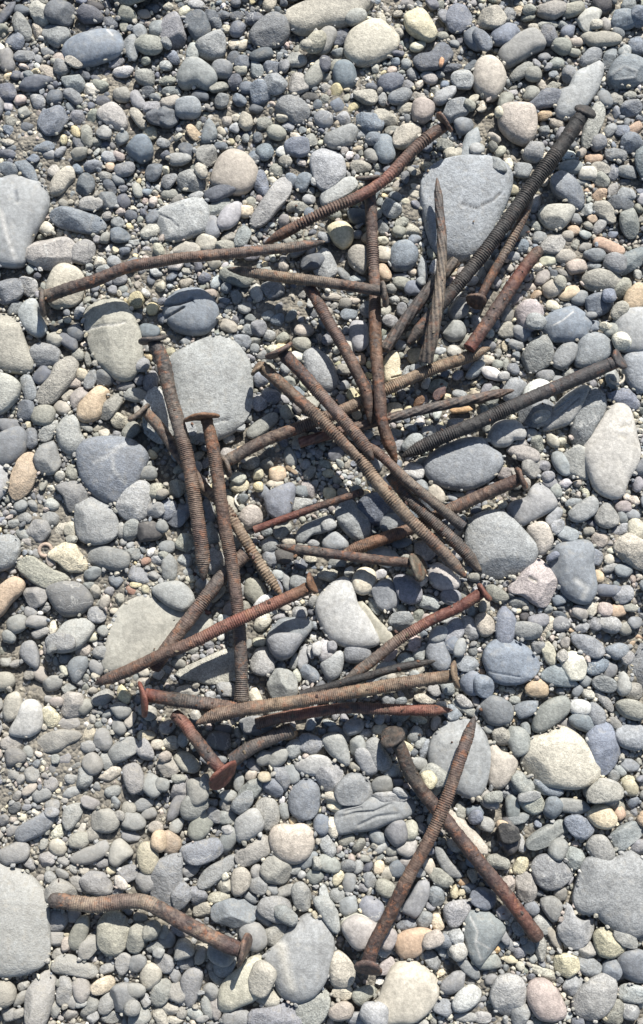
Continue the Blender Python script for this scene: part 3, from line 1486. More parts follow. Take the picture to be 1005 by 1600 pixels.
E 630 590 60 60 0 n
E 435 750 80 50 50 gl
E 395 820 90 42 50 g
E 300 905 120 60 -10 nl
E 405 895 70 35 15 yn
E 530 585 50 30 0 g
P l 300,1060 330,970 390,955 450,980 475,1040 460,1110 400,1165 330,1130
P p 470,1080 480,1000 540,975 600,1010 645,1100 650,1150 590,1172 520,1160
P nl 680,1090 720,1020 790,960 850,950 880,1010 870,1090 820,1150 760,1175 700,1150
P n 820,1170 880,1060 920,1100 920,1182 860,1200
P wl 120,1090 160,1030 220,1005 265,1040 250,1090 190,1130 140,1130
E 130 1000 140 75 -30 gl
E 760 925 120 80 30 g
E 690 1010 110 70 -40 gl
E 960 1050 120 80 10 l
E 950 1130 90 70 10 g
E 150 850 80 80 -50 ct
E 130 780 80 70 0 l
E 30 790 100 70 -30 tp
E 200 930 130 50 40 g
E 440 1150 110 75 -60 gl
E 90 1120 90 80 0 gb
E 40 900 100 60 50 gl
E 480 835 60 62 0 g
E 440 860 60 50 0 g
E 930 790 120 60 30 gn
E 370 790 70 40 60 g
E 190 1165 120 40 0 nl
E 270 1165 80 50 0 nl
E 870 940 80 90 20 gb
E 460 800 40 40 0 g
E 310 990 60 50 0 g
E 540 1180 90 30 0 n
T 0 1400 5.025
P nt -60,700 0,670 60,670 120,740 110,840 40,880 -60,875
P gl 200,760 290,650 380,590 430,680 420,800 390,900 350,1040 230,1040 195,900
E 495 765 220 125 85 gl
E 635 755 190 130 75 gp
P gl 390,560 450,480 540,470 620,510 740,570 760,620 720,665 640,650 520,620 430,620
P cy 700,720 760,665 860,630 900,680 880,740 800,780 730,790
E 690 900 180 110 -60 g
E 415 905 150 80 -70 g
E 960 800 200 190 60 g
E 960 540 170 110 -75 gl
E 840 850 170 120 -60 g
E 530 955 140 70 0 gl
E 140 830 150 70 -50 g
E 170 720 110 60 -30 nl
E 560 850 100 90 -60 g
E 60 950 140 90 0 g
E 630 860 90 45 -15 l
E 440 470 100 70 -30 g
E 840 590 130 80 -20 gl
E 130 940 100 70 -20 gl
E 720 970 110 80 -40 l
E 850 970 140 90 0 g
T 200 1400 5.025
P ct 80,650 110,560 190,530 260,590 260,660 180,740 130,755 95,710
P g 410,660 460,590 540,560 590,600 570,720 530,840 490,900 440,860 420,760
P cl 360,490 400,340 470,350 535,440 480,470 390,500
E 460 525 130 135 0 g
E 760 540 150 190 20 g
P ct 720,900 715,740 800,620 900,560 960,490 1060,470 1060,770 960,840 830,890 760,930
E 850 970 210 120 0 g
E 320 905 130 90 0 cn
E 70 340 210 130 -80 n
E 185 270 150 120 -60 n
E 40 870 120 110 0 g
P gl 0,950 80,860 150,900 180,980 100,1040 0,1040
E 370 770 160 150 0 gn
E 255 770 210 130 -60 gn
E 50 740 150 100 0 g
E 280 540 150 120 30 gl
E 645 770 130 110 60 g
E 690 650 190 85 40 gn
E 570 480 150 75 -70 t
E 650 560 75 80 30 cp
E 685 890 190 85 80 gp
E 60 540 150 120 -40 g
E 240 450 90 80 0 l
E 400 270 165 90 25 gp
E 230 400 190 80 -20 gn
E 365 640 120 80 80 g
E 620 900 170 90 70 gl
E 510 940 140 80 20 l
E 410 930 90 90 20 n
E 240 960 170 90 60 cn
E 350 990 200 50 10 c
E 280 290 120 80 80 nl
E 580 980 120 50 0 g
E 90 190 110 70 0 n
'''

# ---------------------------------------------------------------- the height map every stone and nail is bedded on
CELL = PX
GX0, GY0, GW, GH = -0.33, -0.46, 1650, 2400
HM = np.zeros((GH, GW), np.float32)
_yy, _xx = np.mgrid[0:GH, 0:GW]
_wx, _wy = _xx * CELL + GX0, _yy * CELL + GY0
HM += (-0.0042 + 0.0022 * np.sin(_wx * 31 + 1.3) * np.sin(_wy * 27 + .4) + 0.0012 * np.sin(_wx * 83 + _wy * 55)).astype(np.float32)
SAND = [(240, 930, 55), (110, 885, 60), (330, 860, 30), (90, 1170, 90), (170, 1290, 80), (120, 300, 40), (160, 190, 45), (330, 190, 40), (420, 130, 30), (250, 400, 40),
        (640, 330, 35), (780, 480, 45), (880, 400, 45), (700, 560, 30), (440, 480, 45), (60, 850, 50), (640, 990, 25), (420, 700, 35), (520, 170, 35), (900, 300, 35), (960, 860, 40), (800, 1440, 25), (40, 230, 40), (700, 80, 30), (400, 1030, 25)]
def sand_height(X, Y):
    """low drifts of sand and silty fines between the stones"""
    z = np.zeros_like(X)
    for px, py, r in SAND:
        x, y = at(px, py, 0)
        z = np.maximum(z, .0040 * np.exp(-((X - x) ** 2 + (Y - y) ** 2) / (r * PX) ** 2))
    return z
HM += sand_height(_wx, _wy).astype(np.float32) * .6
del _xx, _yy, _wx, _wy
OCC = np.zeros((GH, GW), bool)

def outline_ellipse(a, b, ang, wob, r):
    """radius over 72 directions for a pebble-like oval"""
    th = np.arange(72) * 2 * np.pi / 72
    t = th - ang
    n = r.uniform(2.0, 2.7)
    rad = (np.abs(np.cos(t) / a) ** n + np.abs(np.sin(t) / b) ** n) ** (-1 / n)
    rad *= 1 + r.uniform(-.09, .09) * np.cos(t + r.uniform(-.6, .6))
    for k in (2, 3, 4, 5, 7):
        rad *= 1 + wob * r.normal() / k * np.cos(k * t + r.uniform(0, 6.28))
    for _ in range(r.randint(0, 5)):         # worn flats
        q = r.uniform(0, 6.283); c = np.cos(th - q)
        lim = (rad * c).max() * r.uniform(.72, .95)
        rad = np.where(rad * c > lim, lim / np.maximum(c, .05) * .85 + rad * .15, rad)
    return rad

def outline_poly(P):
    P = np.asarray(P, float)
    for _ in range(3):                       # round the corners off
        Q = np.roll(P, -1, 0)
        P = np.stack([P * .8 + Q * .2, P * .2 + Q * .8], 1).reshape(-1, 2)
    x, y = P[:, 0], P[:, 1]; x2, y2 = np.roll(x, -1), np.roll(y, -1)
    cr = x * y2 - x2 * y; A = cr.sum() / 2
    c = np.array([((x + x2) * cr).sum(), ((y + y2) * cr).sum()]) / (6 * A)
    th = np.arange(72) * 2 * np.pi / 72
    d = np.stack([np.cos(th), np.sin(th)], 1)
    a = P - c; e = np.roll(a, -1, 0) - a
    den = d[:, None, 0] * e[None, :, 1] - d[:, None, 1] * e[None, :, 0]
    den = np.where(np.abs(den) < 1e-12, 1e-12, den)
    t = (a[None, :, 0] * e[None, :, 1] - a[None, :, 1] * e[None, :, 0]) / den
    s = (a[None, :, 0] * d[:, None, 1] - a[None, :, 1] * d[:, None, 0]) / den
    ok = (s >= -1e-6) & (s <= 1 + 1e-6) & (t > 0)
    rad = np.where(ok, t, 0).max(1)
    rad = np.maximum(rad, rad.max() * .15)
    rad = (np.roll(rad, 1) + 2 * rad + np.roll(rad, -1)) / 4
    return c, rad, abs(A)

TH72 = np.arange(73) * 2 * np.pi / 72
def footprint(cx, cy, rad):
    """window of the height map and relative radius of each of its cells"""
    R = rad.max()
    x0 = max(int((cx - R - GX0) / CELL) - 1, 0); x1 = min(int((cx + R - GX0) / CELL) + 2, GW)
    y0 = max(int((cy - R - GY0) / CELL) - 1, 0); y1 = min(int((cy + R - GY0) / CELL) + 2, GH)
    if x1 - x0 < 2 or y1 - y0 < 2: return None
    X = (np.arange(x0, x1) * CELL + GX0 - cx)[None, :]; Y = (np.arange(y0, y1) * CELL + GY0 - cy)[:, None]
    rr = np.interp(np.arctan2(Y, X) % (2 * np.pi), TH72, np.append(rad, rad[0]))
    return (slice(y0, y1), slice(x0, x1)), np.sqrt(X * X + Y * Y) / rr

class Stone:
    poly = False
    diam = 10

def bed(cx, cy, rad, up, sink, prof=2.3, write=True, floor=-1.0):
    """height of the widest section when the stone is bedded on what is below it"""
    fp = footprint(cx, cy, rad)
    if fp is None: return 0.0
    sl, rel = fp
    core = rel < 0.62
    h = HM[sl][core]
    base = float(np.percentile(h, 60)) if h.size else 0.0
    zc = max(base, floor) + sink * up
    if write:
        ins = rel < 1
        surf = zc + up * np.clip(1 - rel ** prof, 0, 1) ** (1 / prof)
        HM[sl] = np.where(ins, np.maximum(HM[sl], surf), HM[sl])
        OCC[sl] |= rel < 0.97
    return zc

def stone_mesh(s, na, nr):
    """vertices, faces and attributes of one stone round its own centre"""
    r = np.random.RandomState(s.seed)
    th = np.arange(na) * 2 * np.pi / na
    rad = np.interp(th, TH72, np.append(s.rad, s.rad[0]))
    n = s.prof
    nt_ = int(round(nr * .72)); nb_ = nr - nt_
    st = np.sin(np.pi / 2 * (np.arange(nt_) + .6) / (nt_ - .4)) ** .92
    a = np.arange(1, nb_ + 1) / nb_ * np.pi * .38
    sc = np.concatenate([st, np.cos(a) ** (2 / n)])
    zz = np.concatenate([np.clip(1 - st ** n, 0, 1) ** (1 / n), -np.sin(a) ** (2 / n)])
    zz = np.where(zz > 0, zz * s.up, zz * s.up * 0.9)
    lean = np.array([r.uniform(-.16, .16), r.uniform(-.16, .16)]) * s.lean
    X = (sc[:, None] * rad[None, :] * np.cos(th)).ravel(); Y = (sc[:, None] * rad[None, :] * np.sin(th)).ravel()
    Z = np.repeat(zz, na)
    X = np.append(X, [0, 0]); Y = np.append(Y, [0, 0]); Z = np.append(Z, [s.up, -.85 * s.up])
    size = float(np.sqrt(rad.mean() * rad.min()))
    # off-centre crown
    g = np.clip(Z / s.up, 0, 1)
    X = X + g * r.uniform(-.16, .16) * size; Y = Y + g * r.uniform(-.16, .16) * size
    # broken faces
    V = np.stack([X, Y, Z], 1)
    for _ in range(s.cuts):
        az = r.uniform(0, 6.283); el = r.uniform(.8 if s.poly else (.6 if s.diam > 22 else .3), 1.4)
        nv = np.array([math.cos(az) * math.cos(el), math.sin(az) * math.cos(el), math.sin(el)])
        p = V @ nv; lim = p.max() * (r.uniform(.72, .95) if s.poly else r.uniform(.60, .90))
        over = p > lim
        V[over] -= ((p[over] - lim) * 0.93)[:, None] * nv
    # lumps
    for k in range(7):
        d = r.normal(size=3); d /= np.linalg.norm(d)
        f = r.uniform(1.2, 5.5) / size
        V += (s.lump * size * r.uniform(.3, 1) / (1 + .30 * f * size)) * np.sin(V @ d * f + r.uniform(0, 6.28))[:, None] * r.normal(size=3) * np.array([.55, .55, .8])
    V[:, 2] += V[:, 0] * lean[0] + V[:, 1] * lean[1]
    tint = np.tile(s.tint, (len(V), 1))
    if s.marks:
        wx, wy = V[:, 0] + s.x, V[:, 1] + s.y
        qx, qy = to_px(wx, wy, V[:, 2] + s.z)
        for pts, w, depth, code in s.marks:
            d = np.full(len(V), 1e9)
            for (ax, ay), (bx, by) in zip(pts[:-1], pts[1:]):
                L2 = (bx - ax) ** 2 + (by - ay) ** 2 + 1e-9
                t = np.clip(((qx - ax) * (bx - ax) + (qy - ay) * (by - ay)) / L2, 0, 1)
                d = np.minimum(d, np.hypot(qx - ax - t * (bx - ax), qy - ay - t * (by - ay)))
            f = np.clip(1 - d / w, 0, 1) * (V[:, 2] > 0)
            V[:, 2] -= f * depth * PX
            if code: tint = tint * (1 - .8 * f[:, None]) + stone_colour(code) * .8 * f[:, None]
    return V, tube_faces(nr, na), tint

def parse_stones(txt):
    out = []; ox = oy = 0; k = 1
    for line in txt.strip().split('\n'):
        t = line.split()
        if t[0] == 'T': ox, oy, k = float(t[1]), float(t[2]), float(t[3])
        elif t[0] == 'E':
            cx, cy, w, h, an = map(float, t[1:6])
            out.append(('E', cx / k + ox, cy / k + oy, w / k / 2, h / k / 2, -math.radians(an), t[6]))
        else:
            pts = [tuple(map(float, q.split(','))) for q in t[2:]]
            out.append(('P', [(x / k + ox, y / k + oy) for x, y in pts], t[1]))
    return out

# lines on particular stones, in photograph pixels: points, half width, depth, colour
MARKS = [
    ([(722, 318), (743, 325), (770, 313), (783, 301)], 2.4, 3.5, 'k'),
    ([(257, 478), (281, 475), (301, 468)], 2.8, 5, 'k'), ([(260, 496), (287, 480)], 2.8, 5, 'k'),
    ([(865, 508), (880, 500), (896, 487)], 1.8, 0, 'w'), ([(0, 328), (12, 370), (24, 405)], 6, 0, 'w'), ([(24, 299), (26, 314)], 4, 4, 'd'),
    ([(135, 515), (162, 508), (180, 508), (196, 503)], 2.4, 3, 'w'), ([(250, 335), (266, 342), (278, 353)], 2.2, 2.5, 'd'),
    ([(148, 722), (165, 715), (182, 700), (205, 690)], 6, 0, 'wb'), ([(176, 715), (178, 735), (196, 755)], 5, 0, 'wb'),
    ([(846, 1411), (858, 1428), (873, 1441)], 2, 0, 'w'), ([(735, 1433), (746, 1455), (743, 1475), (752, 1500)], 3, 0, 'lw'), ([(744, 1470), (765, 1482)], 2.5, 0, 'lw'),
    ([(334, 660), (346, 656), (358, 656)], 2.4, 3.5, 'd'), ([(276, 581), (281, 579)], 2.5, 2, 'g'), ([(346, 568), (350, 567)], 2.2, 2, 'g'), ([(366, 602), (372, 608)], 2.2, 2, 'g'),
    ([(528, 1278), (556, 1270), (585, 1268), (612, 1256)], 3, 3.5, None), ([(560, 1290), (590, 1276), (622, 1272)], 4, 2.5, None), ([(540, 1268), (565, 1262)], 2.5, 3, None),
    ([(970, 668), (978, 664), (983, 666)], 3, 4, 't'), ([(968, 680), (978, 684)], 3, 2, 't'),
    ([(865, 540), (905, 536)], 1, 0, None), ([(130, 45), (150, 62), (178, 52)], 9, 0, 'lb'), ([(168, 46), (176, 54)], 3, 2, 'w'),
    ([(70, 382), (74, 400), (70, 412)], 3, 0, 'w'), ([(84, 372), (92, 392), (88, 410)], 3, 0, 'wp'), ([(100, 380), (104, 396)], 2.5, 0, 'wp'),
    ([(812, 130), (820, 160), (816, 175)], 0.1, 0, None), ([(850, 1085), (866, 1078)], 0.1, 0, None),
    ([(756, 1046), (775, 1052), (812, 1058)], 2, 2, None), ([(868, 641), (896, 620)], 2.5, 2.5, 'lw'), ([(872, 650), (905, 622)], 2, 2.5, None),
    ([(1010, 1395), (975, 1400)], 0.1, 0, None), ([(838, 812), (850, 900), (848, 915)], 0.1, 0, None),
    ([(900, 905), (918, 918), (912, 932)], 7, 1.5, 'lw'), ([(612, 590), (628, 586)], 1.8, 3, 'k'), ([(828, 903), (838, 908)], 4, 2.5, 't'),
    ([(868, 1315), (880, 1305), (892, 1302)], 4, 4, 'd'), ([(930, 110), (945, 118), (990, 108)], 0.1, 0, None),
    ([(955, 118), (975, 104), (995, 112), (992, 122), (962, 126)], 4, -1.5, 'g'), ([(655, 960), (660, 985)], 0.1, 0, None),
    ([(425, 1466), (440, 1480), (447, 1520), (455, 1545)], 13, -2, 'wc'), ([(145, 612), (155, 616), (147, 640)], 5, 0, 'oc'),
]

# ---------------------------------------------------------------- the stones read from the photograph
def silt_haze_at(px, py, r):
    """share of a stone's face under a silty coat, plus lens haze painted in towards the lower left"""
    k = .05 + .42 * min(1, max(0, (1 - px / 620.0))) * min(1, max(0, (py - 350) / 800.0)) + .10 * max(0, (py - 1200) / 400.0)  # left and bottom terms paint pale lens haze into the stone colour
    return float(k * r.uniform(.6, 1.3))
stones = []
for i, rec in enumerate(parse_stones(STONES)):
    s = Stone(); s.seed = 1000 + i
    r = np.random.RandomState(s.seed)
    s.code = rec[-1]; s.poly = rec[0] == 'P'
    z0 = 0.004
    if s.poly:
        P = np.array(rec[1]); z0 = 0.003
        X, Y = at(P[:, 0], P[:, 1], z0)
        c, rad, A = outline_poly(np.stack([X, Y], 1))
        s.x, s.y = c; s.rad = rad * 1.08
        s.aspect = 1.0
        m = np.array([rad[k] + rad[k + 36] for k in range(36)]); s.aspect = m.max() / m.min()
        s.minor = m.min() / 2
        s.axis = math.degrees(np.argmax(m) * np.pi / 36)
        s.px, s.py = to_px(s.x, s.y, z0)
    else:
        _, px, py, a, b, ang, _c = rec
        s.px, s.py = px, py
        X, Y = at(px, py, z0)
        x1, _ = at(px + 10, py, z0); k = (x1 - X) / 10
        s.x, s.y = float(X), float(Y)
        s.rad = outline_ellipse(a * k * 1.15, b * k * 1.15, ang, 0.06, r)
        s.aspect = a / b; s.minor = b * k; s.axis = math.degrees(ang)
    s.area = float((s.rad ** 2).sum() * np.pi / 72)
    s.diam = 2 * math.sqrt(s.area / np.pi) / PX       # in photograph pixels
    mp = s.minor / PX
    s.up = min(0.82 * s.minor, (11.5 + 0.24 * mp) * PX)
    s.angular = (s.code[0] in 'ngltdcb' and r.rand() < (.5 if s.poly else .55))
    s.cuts = int(r.randint(3, 8)) if s.angular else (1 if r.rand() < .25 else 0)
    s.prof = r.uniform(2.0, 2.9) if not s.poly else r.uniform(2.4, 3.3)
    s.lump = r.uniform(.02, .05) if s.angular else r.uniform(.008, .03)
    s.lean = 1.0 if s.diam < 60 else (.35 if s.diam < 90 else .12)
    s.grit = r.uniform(.7, 1.1) if s.angular else r.uniform(.3, .8)
    if s.code[0] in 'nt': s.grit += .15
    if s.poly and s.diam > 85: s.cuts = min(s.cuts, 1); s.prof = r.uniform(2.4, 3.0); s.lump = .022
    if s.diam > 80: s.grit *= .8
    s.vein = 1.0 if (s.code in ('b', 'gb', 'd', 'bd', 'g', 'dg') and r.rand() < .10) else 0.0
    s.silt = silt_haze_at(s.px, s.py, r) * (.4 if s.code[0] in 'cyow' else 1)
    s.tint = stone_colour(s.code) * (1 + r.uniform(-.10, .10)) * (1 + r.uniform(-.03, .03, 3) * (.3 if s.diam > 70 else 1))
    s.sink = 0.0 if s.diam > 55 else (0.05 if s.diam > 25 else .2)
    if s.code == 'ctl': s.up *= .5; s.sink = -.3; s.prof = 3.6
    s.marks = []
    stones.append(s)
for pts, w, dep, code in MARKS:
    if w < .5: continue
    mx, my = np.mean(pts, 0)
    best = None
    for s in stones:
        ox, oy = at(mx, my, .004)
        d = math.hypot(ox - s.x, oy - s.y); k = int(round(math.atan2(oy - s.y, ox - s.x) % (2 * math.pi) / (2 * math.pi) * 72)) % 72
        rel = d / s.rad[k]
        if rel < 1 and (best is None or s.area > best.area): best = s
    if best is not None: best.marks.append((pts, w, dep, code))

stones.sort(key=lambda s: -s.area)
for s in stones:
    s.z = bed(s.x, s.y, s.rad, s.up, s.sink + (random.random() - .4) * .35 * (s.diam < 60), s.prof, floor=-.0002 if s.diam > 28 else -.002)

# ---------------------------------------------------------------- the small stones between them, and more beach beyond the frame
def near_frame(x, y, m=0.0):
    px, py = to_px(x, y, 0.0)
    return -m < px < 1005 + m and -m < py < 1600 + m

# colours found near each place
grid = {}
for s in stones:
    if s.diam < 45: grid.setdefault((int(s.px // 170), int(s.py // 170)), []).append(s.code)
MIX = 'g g g g l l n n n b b d d t t c gl gn nt lt gb w y p gt lc'.split()
MIX2 = 'g g l l n n b d t t c c lt lc nt gl w p cy'.split()
small = []
X0, X1, Y0, Y1 = -0.285, 0.285, -0.40, 0.43
def scatter(diam, tries, limit, outside_only=False, mix=MIX, spread=.28):
    ys, xs = np.nonzero(~OCC[int((Y0 - GY0) / CELL):int((Y1 - GY0) / CELL), int((X0 - GX0) / CELL):int((X1 - GX0) / CELL)])
    if not len(ys): return
    pick = rng.randint(0, len(ys), tries)
    n = 0
    for q in pick:
        x = xs[q] * CELL + X0 + rng.uniform(0, CELL); y = ys[q] * CELL + Y0 + rng.uniform(0, CELL)
        ix, iy = int((x - GX0) / CELL), int((y - GY0) / CELL)
        if OCC[iy, ix]: continue
        inside = near_frame(x, y, 25)
        if outside_only and inside: continue
        d = diam * PX * math.exp(rng.normal() * spread)
        if not outside_only: d = min(d, 27 * PX)
        a = d / 2 * rng.uniform(1.0, 1.45); b = d / 2 * rng.uniform(.72, .98)
        ang = rng.uniform(0, 3.14)
        # quick look before the full outline: the tips of both axes
        ca, sa = math.cos(ang), math.sin(ang)
        hit = 0
        for ux, uy in ((ca * a, sa * a), (-ca * a, -sa * a), (-sa * b, ca * b), (sa * b, -ca * b)):
            jx, jy = int((x + ux * .85 - GX0) / CELL), int((y + uy * .85 - GY0) / CELL)
            if jx < 0 or jy < 0 or jx >= GW or jy >= GH: hit = 9; break
            hit += OCC[jy, jx]
        if hit > 1: continue
        rad = outline_ellipse(a, b, ang, 0.11, rng)
        fp = footprint(x, y, rad)
        sl, rel = fp
        ins = rel < .95
        if (OCC[sl] & ins).sum() > limit * ins.sum(): continue
        s = Stone(); s.seed = int(rng.randint(1 << 30)); s.x, s.y, s.rad = x, y, rad
        s.up = min(b * rng.uniform(.6, .9), (9.5 + .17 * b / PX) * PX); s.minor = b
        s.prof = rng.uniform(2.0, 2.7)
        px, py = to_px(x, y, 0)
        loc = grid.get((int(px // 170), int(py // 170)))
        s.code = loc[rng.randint(len(loc))] if (loc and rng.rand() < .45) else mix[rng.randint(len(mix))]
        if s.code == 'k': s.code = 'd'
        s.silt = silt_haze_at(px, py, rng) * (.4 if s.code[0] in 'cyow' else 1)
        s.tint = stone_colour(s.code) * rng.uniform(.80, 1.20) * (1 + rng.uniform(-.04, .04, 3))
        s.angular = rng.rand() < .6
        s.cuts = int(rng.randint(3, 8)) if s.angular else 0
        s.lump = rng.uniform(.015, .05); s.lean = 2.0; s.grit = rng.uniform(.4, 1.0); s.vein = 0; s.marks = []
        s.diam = d / PX
        s.z = bed(x, y, rad, s.up, rng.uniform(-.1, .7), s.prof, floor=(-.0012 if d > 16 * PX else -1))
        small.append(s); n += 1
for dm, tr in ((95, 500), (60, 1200), (38, 2500)):
    scatter(dm, tr, .05, True)
for dm, tr, lim in ((21, 1800, .08), (17, 4000, .10), (13.5, 15000, .14), (10.5, 30000, .22)):
    scatter(dm, tr, lim, mix=MIX2 if dm < 12 else MIX)

# gravel: thousands of grains, each one a turned and stretched copy of one of 24 chipped shapes
GV, GA = [], 9
for q in range(24):
    s = Stone(); s.seed = 9000 + q; r = np.random.RandomState(q); s.rad = outline_ellipse(1.0, r.uniform(.62, .95), r.uniform(0, 3.1), .09, r)
    s.up = .75; s.prof = 2.2; s.cuts = 5; s.lump = .05; s.lean = 1.5; s.marks = []; s.tint = np.ones(3)
    GV.append(stone_mesh(s, GA, 4)[0])
GV = np.array(GV)
GF = tube_faces(4, GA)
grains = []
def grain_pass(diam, n, lo, hi, everywhere=0.0):
    ys, xs = np.nonzero(~OCC[int((Y0 - GY0) / CELL):int((Y1 - GY0) / CELL), int((X0 - GX0) / CELL):int((X1 - GX0) / CELL)])
    pick = rng.randint(0, len(ys), n)
    x = xs[pick] * CELL + X0 + rng.uniform(0, CELL, n); y = ys[pick] * CELL + Y0 + rng.uniform(0, CELL, n)
    rr = diam / 2 * PX * np.exp(rng.normal(size=n) * .25)
    ix = ((x - GX0) / CELL).astype(int); iy = ((y - GY0) / CELL).astype(int)
    for k in range(n):
        if OCC[iy[k], ix[k]]: continue
        R = rr[k]; w = max(1, int(R * .9 / CELL))
        win = OCC[iy[k] - w:iy[k] + w + 1, ix[k] - w:ix[k] + w + 1]
        if win.mean() > .55: continue
        hw = HM[iy[k] - w:iy[k] + w + 1, ix[k] - w:ix[k] + w + 1]
        z = np.median(hw) + R * rng.uniform(lo, hi)
        code = MIX2[rng.randint(len(MIX2))]
        grains.append((x[k], y[k], z, R, rng.uniform(0, 6.28), rng.uniform(.8, 1.35), rng.randint(24), *(stone_colour(code) * rng.uniform(.75, 1.25))))
        win[:] = True
        np.maximum(hw, z + R * .5, out=hw)
for dm, n in ((9, 24000), (7.5, 18000), (6, 16000), (5, 16000)):
    grain_pass(dm, n, .1, .7)

# ---------------------------------------------------------------- the 300 largest stones are objects of their own
def visible_share(s):
    """how much of the stone lies inside the picture"""
    th = np.linspace(0, 2 * np.pi, 24, endpoint=False)
    n = 0
    for f in (.3, .65, .95):
        rr = np.interp(th, TH72, np.append(s.rad, s.rad[0])) * f
        px, py = to_px(s.x + rr * np.cos(th), s.y + rr * np.sin(th), s.z)
        n += ((px > 0) & (px < 1005) & (py > 0) & (py < 1600)).sum()
    return n / 72.0
for s in stones: s.seen = s.area * visible_share(s)
stones.sort(key=lambda s: -s.seen)
BIG, REST = stones[:300], stones[300:]

# ---------------------------------------------------------------- nails
IRON = {'brown': (.108, .064, .050), 'red': (.200, .064, .046), 'dark': (.046, .042, .040), 'grey': (.115, .100, .090),
        'tan': (.225, .158, .100), 'mauve': (.108, .070, .064), 'black': (.032, .032, .033), 'orange': (.20, .10, .052), 'slate': (.070, .066, .068)}

def catmull(P, step):
    P = np.asarray(P, float)
    Q = np.vstack([2 * P[0] - P[1], P, 2 * P[-1] - P[-2]])
    out = []
    for i in range(1, len(Q) - 2):
        n = max(2, int(np.hypot(*(Q[i + 1] - Q[i])[:2]) / step))
        t = np.linspace(0, 1, n, endpoint=False)[:, None]
        p0, p1, p2, p3 = Q[i - 1], Q[i], Q[i + 1], Q[i + 2]
        out.append(.5 * (2 * p1 + (p2 - p0) * t + (2 * p0 - 5 * p1 + 4 * p2 - p3) * t ** 2 + (3 * p1 - p0 - 3 * p2 + p3) * t ** 3))
    out.append(P[-1][None])
    return np.concatenate(out)

def hm_at(x, y):
    ix = np.clip(((x - GX0) / CELL).astype(int), 0, GW - 1); iy = np.clip(((y - GY0) / CELL).astype(int), 0, GH - 1)
    return HM[iy, ix]

def smooth(a, sig):
    k = int(sig * 3); w = np.exp(-.5 * (np.arange(-k, k + 1) / sig) ** 2); w /= w.sum()
    return np.convolve(np.pad(a, k, mode='edge'), w, 'valid')

def part(name, root, V, F, attrs, label=None):
    me = make_mesh(name, V - np.array(root.location), F, M_RUST, attrs)
    o = bpy.data.objects.new(name, me); o.parent = root
    if label: o['label'] = label
    col.objects.link(o)
    return o

